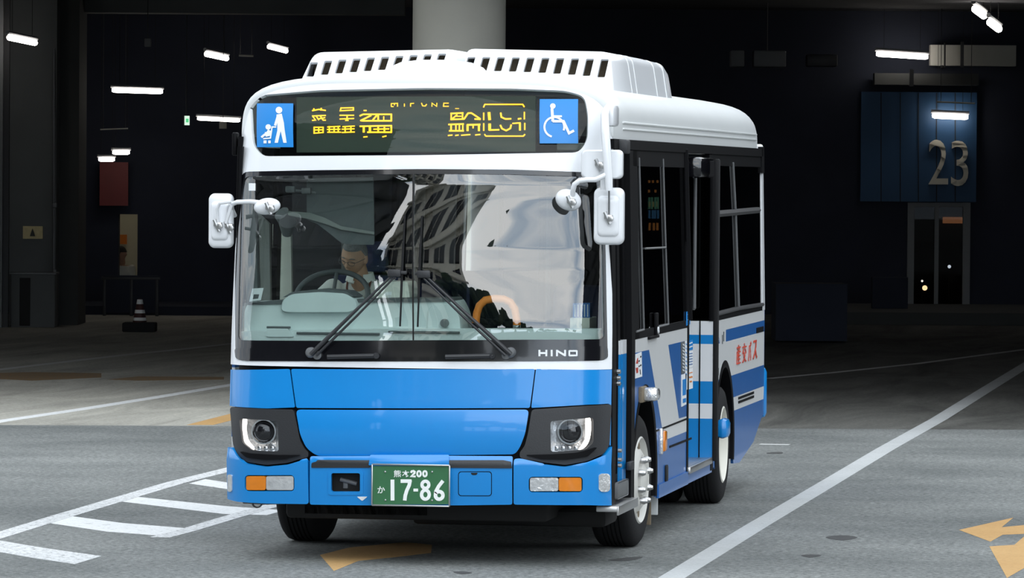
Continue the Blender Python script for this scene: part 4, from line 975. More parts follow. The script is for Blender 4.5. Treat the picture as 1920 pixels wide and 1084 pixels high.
# --- driver side (not seen from the front, plain)
patch('side_panel', [M['offwhite'], M['blue2']], [(.34, ZW0), (.34, .35), (1.15, .35)]+[(y, z) for y, z in arch(FA, WA, .42, -14, 194)][::-1]+[(2.6, .27), (5.6, .27)]+[(y, z) for y, z in arch(RA, WA, .42, -14, 194)][::-1]+[(7.0, .25), (8.97, .5), (8.97, ZW0)], lsurf, th=.02, lines=[((0, z), (9, z)) for z in (zA, zB, zC, zD, zE)], matfn=lambda u, v: 1 if (zB < v < zA or zD < v < zC or v < zE) else 0, parent=bus, flip=True, label='driver side panel')
patch('cab_window', M['cabglass'], [(.36, ZW0), (2.9, ZW0), (2.9, zt), (.36, zt)], lsurf, off=-.004, th=.006, ucuts=(1, 2), vcuts=(1.6, 2.0), parent=bus, flip=True, label='clear cab side window')
patch('side_window', M['tinted'], [(2.9, ZW0), (8.9, ZW0), (8.9, zt), (2.9, zt)], lsurf, off=-.004, th=.006, ucuts=(2, 4, 6), vcuts=(1.6, 2.0), parent=bus, flip=True, label='driver side windows')
for y in (.36, 1.5, 2.9, 4.3, 5.7, 7.1, 8.5):
    patch('window_post', M['satin'], [(y, ZW0), (y+.12, ZW0), (y+.12, zt), (y, zt)], lsurf, off=.002, th=.03, vcuts=(1.6, 2.0), parent=bus, flip=True)
b = B(); q = on_y(438, 270, .45); b.box((-WL-.02, .5, q[2]), (.03, .08, .14), .01); b.build('body_bracket', M['satin'], bus)
# under the body
b = B(); b.box((0, 1.15, .34), (1.5, 1.5, .20), .02); b.box((0, 4.7, .42), (1.6, 7.9, .12), .02); b.box((-.4, .55, .30), (.9, .3, .12), .03); b.box((.45, 1.1, .235), (1.2, .5, .10), .03); b.box((0, 6.3, .40), (1.3, .3, .25), .05); b.box((0, 1.88, .38), (1.7, .16, .14), .04)
b.build('chassis', M['under'], bus)
b = B(); b.box((.98, 2.55, .27), (.25, .03, .36), .004); b.build('mudguard', M['rust'], bus)
b = B(); b.box((1.02, 2.78, .25), (.20, .02, .22), .004); b.build('mudguard', M['roofwhite'], bus)
b = B(); p = on_y(484, 945, .35); b.tube([(-1.1, .35, .34), (-.95, .35, .335), (-.8, .35, .345)], .014); b.lathe([(.026, 0), (.034, .006), (.034, .018), (.026, .022)], Matrix.Translation((p[0], .33, p[2]+.01)) @ Matrix.Rotation(PI/2, 4, 'X'), 16, closed=True); b.build('tow_eye', M['greymetal'], bus)

# --- wheels
def wheel(x, y, steer, dual, cream, label=None):
    sgn = 1 if x > 0 else -1; R = .418
    mx = Matrix.Translation((x, y, R)) @ Matrix.Rotation(steer, 4, 'Z') @ Matrix.Rotation(sgn*PI/2, 4, 'Y')
    w = .13
    def tyre(h0):
        pr = [(.27, h0-w), (.33, h0-w-.008), (.385, h0-w+.004), (.408, h0-w+.022), (R, h0-w+.05)]
        for k in range(1, 6):
            h = h0-w+.05+(2*w-.1)*k/6; pr += [(R, h-.006), (R-.010, h-.004), (R-.010, h+.004), (R, h+.006)]
        pr += [(R, h0+w-.05), (.408, h0+w-.022), (.385, h0+w-.004), (.33, h0+w+.008), (.27, h0+w)]
        return pr
    b = B(); b.lathe(tyre(0), mx, 56)
    if dual: b.lathe(tyre(-.30), mx, 48)
    o = b.build('wheel', M['rubber'], bus, label=label)
    b = B(); m_ = M['creamwheel'] if cream else M['wheelpaint']
    if dual: pr = [(.275, w), (.262, w+.006), (.250, w-.01), (.24, .02), (.20, -.04), (.13, -.045), (.125, .05), (.10, .075), (0, .08)]
    else: pr = [(.275, w), (.265, w+.008), (.25, w-.012), (.235, w-.045), (.20, w-.012), (.165, w+.012), (.15, w+.012), (.105, w-.01), (.10, w+.02), (.075, w+.035), (0, w+.038)]
    b.lathe(pr, mx, 48); rim = b.build('rim', m_, o)
    if not dual:
        for k in range(8):
            a = 2*PI*(k+.5)/8
            b = B(); b.lathe([(.021, 0), (.021, .03), (.017, .036), (.012, .05), (0, .052)], mx @ Matrix.Translation((.138*math.cos(a), .138*math.sin(a), w+.008)), 8); b.build('wheel_nut', M['steel'], o)
        for k in range(6):
            a = 2*PI*k/6
            b = B(); b.lathe([(.028, 0), (.03, .003), (.0, .004)], mx @ Matrix.Translation((.205*math.cos(a), .205*math.sin(a), w-.012)), 14); b.build('vent_hole', M['rust'], o)
    return o
wheel(.995, FA, math.radians(-3), False, False, 'front wheel at the door side')
wheel(-.99, FA, math.radians(-3), False, False, 'front wheel at the driver side')
wheel(1.012, RA, 0, True, True, 'rear wheel at the door side'); wheel(-.99, RA, 0, True, True, 'rear wheel at the driver side')

# --- mirrors
def head(name, pix, Y, dep, m, parent, r=.04, dish=True, label=None):
    P = [on_y(*p, Y) for p in pix]; x0, x1 = min(p[0] for p in P), max(p[0] for p in P); z0, z1 = min(p[2] for p in P), max(p[2] for p in P)
    out = rrect(x0, z0, x1, z1, r, 6); c = ((x0+x1)/2, (z0+z1)/2)
    rings = [[(c[0]+(x-c[0])*s, Y+d, c[1]+(z-c[1])*s) for x, z in out] for s, d in ((.90, -.012), (.97, -.002), (1, .02), (1, dep), (.97, dep+.01))]
    b = B()
    inn = [[(c[0]+(x-c[0])*s, Y+d, c[1]+(z-c[1])*s) for x, z in out] for s, d in ((.60, -.030), (.68, -.024), (.72, -.013))]
    b.loft(inn+rings if dish else rings, caps=True)
    o = b.build(name, m, parent, smooth=50, label=label)
    g = B(); g.prism([(c[0]+(x-c[0])*.93, Y+dep+.0105, c[1]+(z-c[1])*.93) for x, z in out], (0, .004, 0)); g.build('mirror_glass', M['mirror'], o, smooth=0)
    return o
def knuckle(u, v, Y, parent):
    p = on_y(u, v, Y); b = B(); b.box(tuple(p), (.05, .05, .03), .008); b.tube([tuple(p+np.array([-.02, -.02, .03])), tuple(p+np.array([.01, -.01, -.04]))], .012, 8); b.lathe([(.016, 0), (.016, .03), (0, .034)], Matrix.Translation(Vector(p)+Vector((.02, -.02, -.01))) @ Matrix.Rotation(PI/2, 4, 'X'), 8)
    b.build('mirror_joint', M['steel'], parent)
def roundm(u, v, Y, rx, rz, parent, tilt):
    p = on_y(u, v, Y); mx = Matrix.Translation(Vector(p)) @ Matrix.Rotation(tilt, 4, 'Y') @ Matrix.Rotation(PI/2, 4, 'X') @ Matrix.Diagonal((rx, rz, 1, 1))
    b = B(); b.lathe([(0, .035), (.35, .033), (.7, .022), (.93, .006), (1, -.012), (.97, -.02), (0, -.021)], mx, 36)
    o = b.build('round_mirror', M['white'], parent, smooth=50); knuckle(u+6, v+2, Y-.05, o); return o
YM = .16
mr = head('mirror', [(391, 363), (435, 363), (435, 465), (391, 465)], YM, .05, M['white'], bus, .035, label='rectangular mirror at the driver side')
b = B(); A = [on_y(u, v, y) for u, v, y in ((440, 404, .30), (436, 395, .22), (432, 384, .12), (445, 379, .06), (470, 378, .03), (497, 381, .02))]
b.tube([tuple(p) for p in A], .014, 10)
b.tube([tuple(on_y(u, v, y)) for u, v, y in ((408, 418, .12), (407, 392, .10), (412, 381, .08), (434, 378, .07))], .011, 8)
b.tube([tuple(on_y(u, v, y)) for u, v, y in ((434, 385, .08), (424, 417, .10), (433, 424, .30))], .010, 8)
b.build('mirror_arm', M['white'], bus); knuckle(409, 421, YM-.035, mr); knuckle(430, 424, YM-.02, mr)
roundm(500, 387, 0.02, .082, .050, bus, math.radians(-8))
YR_ = .02
m1 = head('mirror', [(1089, 281), (1167, 281), (1167, 335), (1089, 335)], YR_+.05, .05, M['white'], bus, .03, False, 'wide upper mirror at the door side')
m2 = head('mirror', [(1113, 352), (1169, 352), (1169, 459), (1113, 459)], YR_+.05, .05, M['white'], bus, .04, True, 'tall lower mirror at the door side')
b = B(); A = [on_y(u, v, y) for u, v, y in ((1141, 200, .32), (1137, 206, .10), (1134, 215, .02), (1135, 245, -.04), (1138, 290, -.05), (1141, 330, -.05), (1142, 357, -.05))]
b.tube([tuple(p) for p in A], [.020, .022, .024, .026, .026, .025, .022], 12)
A = [on_y(u, v, y) for u, v, y in ((1139, 326, -.05), (1126, 333, -.06), (1116, 337, -.06), (1100, 337, -.07), (1086, 339, -.08), (1077, 346, -.08), (1074, 358, -.06), (1074, 368, -.03))]
b.tube([tuple(p) for p in A], .016, 10)
b.tube([tuple(on_y(u, v, y)) for u, v, y in ((1131, 330, .0), (1131, 356, .0))], .018, 10)
b.box(tuple(on_y(1147, 217, .22)), (.06, .24, .13), .02)
b.build('mirror_arm', M['white'], bus)
knuckle(1141, 407, YR_+.01, m2); knuckle(1124, 308, YR_+.03, m1)
b = B(); b.tube([tuple(on_y(1142, 358, YR_-.0)), tuple(on_y(1142, 402, YR_-.0))], .006, 6); b.build('mirror_rod', M['greymetal'], m2)
roundm(1065, 375, -.02, .080, .062, bus, math.radians(22))

# --- wipers
def wiper(piv, elbow, blade, label):
    f = lambda u, v, o=.045: F3(u, v, o)
    b = B()
    b.tube([f(*piv), f((piv[0]+elbow[0])/2, (piv[1]+elbow[1])/2, .06), f(*elbow)], [.015, .010, .007], 8)
    dx = 10 if piv[0] < 780 else -10
    b.tube([f(piv[0]+dx, piv[1]+2), f((piv[0]+elbow[0])/2+dx*.9, (piv[1]+elbow[1])/2+3, .05), f(elbow[0], elbow[1]+8)], [.009, .007, .006], 8)
    o = b.build('wiper_arm', M['plastic'], bus, label=label)
    b = B(); b.lathe([(.032, 0), (.032, .03), (.022, .045), (0, .048)], Matrix.Translation(Vector(f(piv[0]-2, piv[1]-3, .0))) @ Matrix.Rotation(PI/2, 4, 'X'), 16); b.lathe([(.026, 0), (.026, .03), (0, .04)], Matrix.Translation(Vector(f(piv[0]+dx, piv[1]+2, .0))) @ Matrix.Rotation(PI/2, 4, 'X'), 16); b.build('wiper_pivot', M['greymetal'], o)
    b = B(); b.box(f(elbow[0], elbow[1], .05), (.08, .025, .045), .008); b.box(f((elbow[0]+blade[0][0])/2, elbow[1]-1, .04), (.09, .02, .02), .004); b.build('blade_clip', M['plastic'], o)
    b = B(); n = 8
    P = [f(blade[0][0]+(blade[1][0]-blade[0][0])*k/n, blade[0][1]+(blade[1][1]-blade[0][1])*k/n, .016) for k in range(n+1)]
    b.tube(P, .006, 6); P2_ = [f(blade[0][0]+(blade[1][0]-blade[0][0])*k/n, blade[0][1]+(blade[1][1]-blade[0][1])*k/n, .03) for k in range(2, n-1)]; b.tube(P2_, .007, 6)
    b.build('wiper_blade', M['rubber'], o)
wiper((586, 664), (742, 512), ((760, 403), (751, 612)), 'wiper arm at the driver side')
wiper((960, 664), (797, 514), ((792, 405), (784, 613)), 'wiper arm at the door side')
for u0, u1 in ((615, 708), (836, 925)):
    b = B(); p, q = F3(u0, 669, .02), F3(u1, 667, .02); b.tube([p, q], .014, 8); b.tube([F3(u1-4, 667, .012), F3(u1, 667, .03)], .018, 8); b.build('washer_rail', M['plastic'], bus)

# ================================================================== inside the bus
def iy(name, m, pix, Y, dep, parent=bus, bev=True, label=None, r=5):
    """a block inside the cab: a front outline at depth Y, pushed back by dep"""
    P = [on_y(*p, Y) for p in (rpoly(pix, r) if r else pix)]; c = np.mean(P, axis=0); b = B()
    if bev:
        R = [[(c[0]+(p[0]-c[0])*s, Y+d, c[2]+(p[2]-c[2])*s) for p in P] for s, d in ((.965, 0), (.99, .012), (1, .04), (1, dep))]
        b.loft(R)
    else: b.prism([tuple(p) for p in P], (0, dep, 0))
    return b.build(name, m, parent, smooth=45, label=label)
b = B(); b.box((-.28, 4.6, .50), (1.62, 8.3, .06)); b.box((.82, 2.6, .50), (.54, 2.7, .06)); b.box((.82, 7.1, .50), (.54, 3.3, .06)); b.build('cabin_floor', M['innerdark'], bus)
b = B(); b.box((0, 4.7, 2.50), (2.16, 7.7, .04)); b.build('cabin_ceiling', M['innerpale'], bus)
iy('dash_ledge', M['dash'], [(446, 622), (700, 617), (1128, 617), (1130, 640), (446, 642)], .40, .18, r=4)
dash = iy('dashboard', M['dash'], [(455, 640), (456, 582), (464, 567), (520, 564), (700, 563), (848, 561), (862, 590), (866, 640)], .52, .42, r=10)
iy('dash_top', M['dashdark'], [(460, 568), (520, 563), (700, 561), (846, 559), (848, 566), (700, 567), (462, 572)], .51, .40, r=2)
iy('instrument_cowl', M['dash'], [(525, 583), (528, 562), (545, 551), (600, 547), (650, 550), (668, 562), (672, 578), (655, 586), (540, 586)], .47, .30, r=9)
iy('cowl_top', M['dashdark'], [(528, 558), (545, 548), (600, 542), (650, 546), (666, 557), (650, 553), (600, 550), (545, 553)], .475, .28, r=2)
b = B()
for u0, v0, u1, v1 in ((556, 627, 712, 624), (728, 624, 862, 622), (500, 612, 545, 616)):
    p, q = on_y(u0, v0, .395), on_y(u1, v1, .395); b.box(((p[0]+q[0])/2, .395, (p[2]+q[2])/2), (abs(q[0]-p[0]), .012, .014), .003)
b.build('demister_vent', M['dashdark'], dash)
iy('dash_pod', M['dash'], [(498, 632), (500, 615), (540, 615), (552, 632)], .39, .10, r=4)
iy('fare_console', M['dash'], [(800, 634), (802, 580), (815, 568), (845, 572), (862, 592), (866, 634)], .50, .3, r=8)
b = B(); p = on_y(834, 606, .49); b.lathe([(.026, 0), (.026, .02), (0, .026)], Matrix.Translation(Vector(p)) @ Matrix.Rotation(PI/2, 4, 'X'), 20); b.build('console_knob', M['greymetal'], bus)
iy('ticket_machine', M['cream'], [(700, 560), (702, 540), (712, 528), (765, 528), (770, 560)], .95, .3, r=5)
iy('machine_label', M['decalwhite'], [(722, 548), (734, 547), (734, 554), (722, 555)], .945, .01, r=0, bev=False)
iy('machine_label', M['decalwhite'], [(727, 556), (733, 556), (733, 560), (727, 560)], .945, .01, r=0, bev=False)
# steering wheel
sw = on_y(622, 556, 1.02); b = B(); mxw = Matrix.Translation(Vector(sw)) @ Matrix.Rotation(math.radians(42), 4, 'X')
pr = [(.225+.017*math.cos(2*PI*k/10), .017*math.sin(2*PI*k/10)) for k in range(10)]
b.lathe(pr, mxw, 48, closed=True); swo = b.build('steering_wheel', M['dashdark'], bus)
b = B()
for a in (0, 120, 240):
    a = math.radians(a+90); b.tube([tuple(mxw @ Vector((0, 0, -.03))), tuple(mxw @ Vector((.22*math.cos(a), .22*math.sin(a), 0)))], .012, 8)
b.lathe([(.065, -.05), (.07, -.01), (.05, .005), (0, .01)], mxw, 24); b.build('wheel_spoke', M['dashdark'], swo)
b = B(); b.tube([tuple(mxw @ Vector((0, 0, -.03))), (sw[0], .80, 1.05)], .035, 10); b.build('steering_column', M['dashdark'], swo)
# driver seat
sx = float(on_y(672, 500, 1.6)[0])
b = B(); b.box((sx, 1.55, .98), (.48, .46, .12), .04); b.box((sx, 1.62, .72), (.34, .34, .44), .03); b.box((sx, 1.86, 1.36), (.46, .12, .66), .05, Matrix.Rotation(math.radians(-8), 4, 'X')); b.box((sx, 1.93, 1.80), (.26, .09, .2), .035)
b.build('driver_seat', M['seatblue'], bus)
# cab partition, posts, visors
iy('cab_pillar', M['cream'], [(511, 420), (545, 425), (547, 575), (511, 575)], 1.75, .05, r=2, bev=False)
iy('cab_pillar', M['inner'], [(484, 400), (505, 420), (507, 575), (490, 575)], 1.2, .05, r=2, bev=False)
iy('cab_pillar', M['dashdark'], [(455, 335), (470, 335), (480, 420), (484, 575), (462, 575)], .62, .06, r=2)
iy('cab_partition', M['innerdark'], [(548, 330), (640, 330), (640, 575), (548, 575)], 2.1, .03, r=0, bev=False)
iy('cab_partition', M['inner'], [(640, 420), (655, 420), (655, 575), (640, 575)], 2.05, .03, r=0, bev=False)
iy('partition_frame', M['cream'], [(636, 438), (700, 452), (700, 446), (636, 431)], 2.0, .03, r=0, bev=False)
iy('sun_visor', M['dashdark'], [(575, 338), (700, 336), (702, 459), (668, 459), (640, 456), (622, 441), (595, 420), (575, 412)], .62, .012, r=4, bev=False)
iy('visor_edge', M['inner'], [(540, 396), (580, 399), (608, 408), (640, 424), (702, 435), (702, 440), (640, 431), (610, 420), (575, 410), (540, 404)], .60, .01, r=2, bev=False)
b = B(); b.tube([tuple(on_y(578, 338, .6)), tuple(on_y(700, 336, .6))], .014, 8); b.build('visor_rail', M['greymetal'], bus)
b = B()
for u, v in ((545, 355), (575, 358)):
    p = on_y(u, v, .55); b.box(tuple(p), (.06, .05, .04), .01)
b.tube([tuple(on_y(545, 356, .55)), tuple(on_y(592, 362, .55))], .008, 6); b.build('visor_bracket', M['greymetal'], bus)
b = B(); b.tube([tuple(on_y(528, 400, .8)), tuple(on_y(540, 415, .85)), tuple(on_y(538, 440, .9))], [.05, .06, .03], 10); b.build('cab_fan', M['dashdark'], bus)
# stickers on the glass
o = front('glass_sticker', M['exitwhite'] if False else M['decalwhite'], [(463, 343), (476, 343), (476, 357), (463, 357)], off=-.013, th=.002, fine=False, label='small pale inspection sticker')
iy('paper_notice', M['decalwhite'], [(473, 541), (494, 540), (489, 563), (467, 566)], .47, .004, r=0, bev=False, label='sheet of white paper')
iy('paper_print', M['dashdark'], [(476, 552), (486, 552), (484, 560), (474, 561)], .469, .003, r=0, bev=False)
# orange handrail by the front door
b = B(); b.tube([tuple(on_y(u, v, .72)) for u, v in ((892, 606), (894, 588), (899, 573), (910, 563), (926, 560), (944, 561), (957, 567), (965, 579), (969, 600), (969, 622))], .024, 12); hr = b.build('handrail', M['orange'], bus, label='orange handrail arch behind the windshield')
b = B(); p = on_y(969, 622, .72); b.lathe([(.026, .04), (.026, 0), (.06, -.012), (.06, -.02), (0, -.02)], Matrix.Translation(Vector(p)), 20); b.build('rail_foot', M['chrome'], hr)
iy('door_side_console', M['cream'], [(1068, 596), (1106, 596), (1106, 634), (1068, 634)], .75, .3, r=2)
iy('leaflet_rack', M['blue2'], [(1074, 569), (1106, 568), (1106, 596), (1074, 596)], .78, .1, r=1, bev=False)
b = B()
for k in range(5): b.tube([tuple(on_y(1078+6*k, 571, .775)), tuple(on_y(1078+6*k, 594, .775))], .003, 5)
b.build('rack_wire', M['decalwhite'], bus)
for Y in (3.0, 4.0, 5.9, 6.8, 7.7):
    for x in (-.75, .75):
        if x > 0 and 3.8 < Y < 5.5: continue
        b = B(); b.box((x, Y, .95), (.78, .42, .10), .04); b.box((x, Y+.24, 1.30), (.78, .10, .62), .05); b.build('passenger_seat', M['seatblue'], bus)
b = B()
for x, Y in ((-.4, 2.3), (.42, 2.6), (-.36, 5.6), (.36, 5.7)): b.tube([(x, Y, .5), (x, Y, 2.5)], .016, 8)
b.build('grab_pole', M['dashdark'], bus)

# ================================================================== people
def remesh(b, vox, smooth=3):
    me = bpy.data.meshes.new('t'); b.bm.to_mesh(me); b.bm.free(); o = bpy.data.objects.new('t', me); COL.objects.link(o)
    r = o.modifiers.new('r', 'REMESH'); r.mode = 'VOXEL'; r.voxel_size = vox; r.use_smooth_shade = True
    s = o.modifiers.new('s', 'SMOOTH'); s.iterations = smooth; s.factor = .5
    dg = bpy.context.evaluated_depsgraph_get(); out = bpy.data.meshes.new_from_object(o.evaluated_get(dg)); bpy.data.objects.remove(o); bpy.data.meshes.remove(me)
    for p in out.polygons: p.use_smooth = True
    return out
def ball(b, c, r, sc=(1, 1, 1), rot=None):
    bm = bmesh.new(); bmesh.ops.create_icosphere(bm, subdivisions=3, radius=1)
    mx = Matrix.Translation(Vector(c)) @ (rot if rot is not None else Matrix.Identity(4)) @ Matrix.Diagonal((r*sc[0], r*sc[1], r*sc[2], 1)); b.add(bm, mx)
def limb(b, ch):
    for (p, r), (q, s) in zip(ch, ch[1:]): b.tube([p, q], [r, s], 14)
    for p, r in ch: ball(b, p, r)
def gauss(x, z, cx, cz, sx, sz): return math.exp(-((x-cx)/sx)**2-((z-cz)/sz)**2)
def head_shape(x, y, z):
    """unit sphere point -> head surface; the face looks along -y, eyes at z = 0"""
    f = max(0.0, -y)                                             # how much it faces forward
    X, Y, Z = x*.076, y*.096, z*.118
    if z < 0:
        k = -z; X *= 1-.30*k*k-.10*k; Y *= 1-.10*k*(1 if y < 0 else 2.2)
        if y < 0: Y -= .012*gauss(x, z, 0, -.86, .4, .16)
    if z > 0: Y += .006*z
    fx, fz = X, Z
    if f > 0:
        d = 0
        d += .026*gauss(fx, fz, 0, -.030, .012, .014)+.017*gauss(fx, fz, 0, -.012, .009, .018)+.009*gauss(fx, fz, .012, -.035, .008, .008)+.009*gauss(fx, fz, -.012, -.035, .008, .008)
        d += .006*gauss(fx, fz, 0, .024, .05, .010)
        for s in (-1, 1):
            d -= .011*gauss(fx, fz, s*.031, .004, .015, .011); d += .007*gauss(fx, fz, s*.031, .000, .010, .006); d += .005*gauss(fx, fz, s*.040, -.026, .018, .014); d -= .004*gauss(fx, fz, s*.045, -.055, .016, .02)
        d += .008*gauss(fx, fz, 0, -.060, .020, .006)+.008*gauss(fx, fz, 0, -.073, .018, .006)-.006*gauss(fx, fz, 0, -.0665, .022, .003)
        Y -= d*min(1, f*1.6)
    return X, Y, Z
def head_bm(mx, b, nu=72, nv=54):
    bm = bmesh.new(); rows = []
    for j in range(nv+1):
        th = PI*j/nv; row = []
        for i in range(nu):
            ph = 2*PI*i/nu; p = head_shape(math.sin(th)*math.cos(ph), math.sin(th)*math.sin(ph), math.cos(th))
            row.append(bm.verts.new(p))
        rows.append(row)
    for j in range(nv):
        for i in range(nu):
            q = [rows[j][i], rows[j+1][i], rows[j+1][(i+1) % nu], rows[j][(i+1) % nu]]
            bm.faces.new(q)
    bmesh.ops.remove_doubles(bm, verts=list(bm.verts), dist=1e-5); bmesh.ops.recalc_face_normals(bm, faces=list(bm.faces))
    b.add(bm, mx)
    for s in (-1, 1):                                            # ears
        ball(b, mx @ Vector((s*.077, .012, -.012)), 1, (.010, .020, .032), mx.to_3x3().to_4x4()); ball(b, mx @ Vector((s*.074, .006, -.012)), .012)
def hair_mesh(mx, name, m, parent, low, seed=3):
    rnd = random.Random(seed); bm = bmesh.new(); nu, nv = 60, 40; rows = []
    for j in range(nv+1):
        th = PI*.72*j/nv; row = []
        for i in range(nu):
            ph = 2*PI*i/nu; x, y, z = math.sin(th)*math.cos(ph), math.sin(th)*math.sin(ph), math.cos(th)
            p = np.array(head_shape(x, y, z)); lim = low+(.62 if y < -.35 else (.62*max(0, (-y+.10)/.45)))
            k = 1.065+rnd.uniform(-.012, .012) if z > lim else .93
            row.append(bm.verts.new(p*k+np.array([0, .002, .002])))
        rows.append(row)
    for j in range(nv):
        for i in range(nu):
            bm.faces.new([rows[j][i], rows[j+1][i], rows[j+1][(i+1) % nu], rows[j][(i+1) % nu]])
    bmesh.ops.remove_doubles(bm, verts=list(bm.verts), dist=1e-5); bmesh.ops.recalc_face_normals(bm, faces=list(bm.faces))
    b = B(); b.add(bm, mx); return b.build(name, m, parent, smooth=180)
def hand(b, wrist, direction, palm_n, grip=.9, scale=1.0, side=1):
    """palm, four fingers of different length and a thumb from the side of the palm"""
    d = Vector(direction).normalized(); n = Vector(palm_n).normalized(); n = (n-d*n.dot(d)).normalized(); s = d.cross(n)*side; w = Vector(wrist)
    ball(b, w+d*.045*scale, 1, (.042*scale, .047*scale, .017*scale), Matrix((tuple(s)+(0,), tuple(d)+(0,), tuple(n)+(0,), (0, 0, 0, 1))).transposed())
    for k, L in enumerate((.070, .080, .074, .056)):
        p = w+d*.080*scale+s*(.029-.0195*k)*scale; chain = [(tuple(p-d*.02*scale), .0095*scale)]; a = 0
        for seg, ln in enumerate((.45, .32, .23)):
            a += grip*(.55 if seg == 0 else .8); p = p+(d*math.cos(a)+n*math.sin(a))*L*ln*scale; chain.append((tuple(p), (.0088-.0007*seg)*scale))
        limb(b, chain)
    p = w+d*.025*scale+s*.032*scale; chain = [(tuple(p), .012*scale)]
    for k, (ln, a) in enumerate(((.036, .4), (.030, .75), (.024, 1.0))):
        p = p+((d*.75+s*.66).normalized()*math.cos(a*grip)+n*math.sin(a*grip))*ln*scale; chain.append((tuple(p), (.0105-.0008*k)*scale))
    limb(b, chain)
def torso_rings(base, secs):
    return [[(base[0]+cx+rx*math.cos(2*PI*k/24), base[1]+cy+ry*math.sin(2*PI*k/24), base[2]+cz) for k in range(24)] for cx, cy, cz, rx, ry in secs]
# --- driver
def driver():
    hd = on_y(664, 481, 1.40); hd = Vector(hd)
    mx = Matrix.Translation(hd) @ Matrix.Rotation(math.radians(-16), 4, 'Z') @ Matrix.Rotation(math.radians(20), 4, 'X') @ Matrix.Rotation(math.radians(9), 4, 'Y')
    neck = Vector((hd.x+.022, hd.y+.07, hd.z-.130)); sh = neck.z-.035; bx, by = neck.x+.01, neck.y+.06
    hip = Vector((bx-.01, by+.08, 1.13))
    b = B(); head_bm(mx, b)
    limb(b, [(tuple(mx @ Vector((0, .03, -.06))), .058), (tuple(neck), .060), ((neck.x, neck.y+.03, neck.z-.06), .055)])
    secs = [(0, .04, 1.06-hip.z, .15, .11), (0, .03, 1.2-hip.z, .165, .125), (0, .01, (sh-.28)-hip.z, .155, .115), (.005, -.03, (sh-.13)-hip.z, .175, .12), (.01, -.05, (sh-.03)-hip.z, .15, .09), (.01, -.05, (sh+.02)-hip.z, .06, .05)]
    b.loft(torso_rings(hip, secs))
    wc = Vector(sw); wr = mxw.to_3x3(); arms = []
    for s, ang in ((-1, 200), (1, -20)):
        S_ = Vector((bx+s*.185, by-.02, sh-.045)); a = math.radians(ang); g = mxw @ Vector((.225*math.cos(a), .225*math.sin(a), 0))
        Wr = g+Vector((s*.02, .085, .02)); E_ = (S_+Wr)/2+Vector((s*.09, .06, -.13)); arms.append((S_, E_, Wr, g))
        limb(b, [(tuple(S_), .056), (tuple((S_+E_)/2), .048), (tuple(E_), .040), (tuple((E_*2+Wr)/3), .039), (tuple(Wr), .026)])
        hand(b, Wr, g-Wr+Vector((0, -.02, .03)), (0, 0, -1), .95, 1.0, -s)
    for s in (-1, 1):
        K = Vector((hip.x+s*.16, hip.y-.46, 1.12)); A_ = Vector((hip.x+s*.15, hip.y-.50, .66))
        limb(b, [((hip.x+s*.09, hip.y, hip.z), .088), (tuple(K), .06), (tuple(A_), .042), ((A_.x, A_.y-.14, .60), .036), ((A_.x, A_.y-.20, .585), .028)])
    me = remesh(b, .0055, 2); me.materials.append(M['skin']); me.name = 'person'
    for v in me.vertices: v.co -= hip
    o = bpy.data.objects.new('person', me); COL.objects.link(o); o.location = hip
    tag(o, 'grey haired person in a white shirt at the steering wheel, looking down', 'person')
    inv = Matrix.Translation(-hip)
    def child(bb, name, m, sm=40):
        bb.bm.transform(inv); return bb.build(name, m, o, smooth=sm)
    hm = hair_mesh(inv @ mx, 'hair', M['hair'], o, -.12)
    # shirt
    b = B(); s2 = [(cx, cy, cz, rx+.014, ry+.014) for cx, cy, cz, rx, ry in secs[:-1]]; s2.append((.01, -.05, (sh+.022)-hip.z, .080, .070)); b.loft(torso_rings(hip, s2))
    for S_, E_, Wr, g in arms: limb(b, [(tuple(S_), .070), (tuple(S_*.45+E_*.55), .062), (tuple(S_*.25+E_*.75), .060)])
    me = remesh(b, .008, 4); me.materials.append(M['shirt']); me.name = 'shirt'
    for v in me.vertices: v.co -= hip
    so = bpy.data.objects.new('shirt', me); COL.objects.link(so); so.parent = o
    b = B(); c = Vector((neck.x+.004, neck.y+.012, sh+.03)); R = []
    for rr_, dz in ((.064, .035), (.074, .038), (.088, -.012), (.080, -.02), (.066, .0)): R.append([(c.x+rr_*1.08*math.cos(2*PI*(k+.5)/26+PI*1.5), c.y+rr_*math.sin(2*PI*(k+.5)/26+PI*1.5), c.z+dz-.018*max(0, math.cos(2*PI*(k+.5)/26))) for k in range(1, 25)])
    b.loft(R+[R[0]], closed=False, caps=False); child(b, 'collar', M['shirt'])
    for s in (-1, 1):
        b = B(); P = [Vector((c.x+s*.075, c.y-.02, c.z+.005)), Vector((c.x+s*.07, c.y-.085, c.z-.06)), Vector((c.x+s*.055, c.y-.13, c.z-.14)), Vector((c.x+s*.03, c.y-.145, c.z-.24))]; b.tube([tuple(p) for p in P], .007, 6); child(b, 'lanyard', M['strap'])
    b = B()
    for s in (-1, 1):
        K = Vector((hip.x+s*.16, hip.y-.46, 1.12)); A_ = Vector((hip.x+s*.15, hip.y-.50, .66)); limb(b, [((hip.x+s*.09, hip.y, hip.z), .104), (tuple(K), .075), (tuple(A_), .062)])
    b.loft(torso_rings(hip, [(0, .04, -.10, .165, .125), (0, .035, .04, .182, .142)]))
    me = remesh(b, .009, 3); me.materials.append(M['trousers']); me.name = 'trousers'
    for v in me.vertices: v.co -= hip
    t = bpy.data.objects.new('trousers', me); COL.objects.link(t); t.parent = o
    for s in (-1, 1):
        b = B(); A_ = Vector((hip.x+s*.15, hip.y-.50, .66)); ball(b, (A_.x, A_.y-.08, .59), 1, (.05, .14, .045)); child(b, 'shoe', M['black'])
    # spectacles and brows
    b = B()
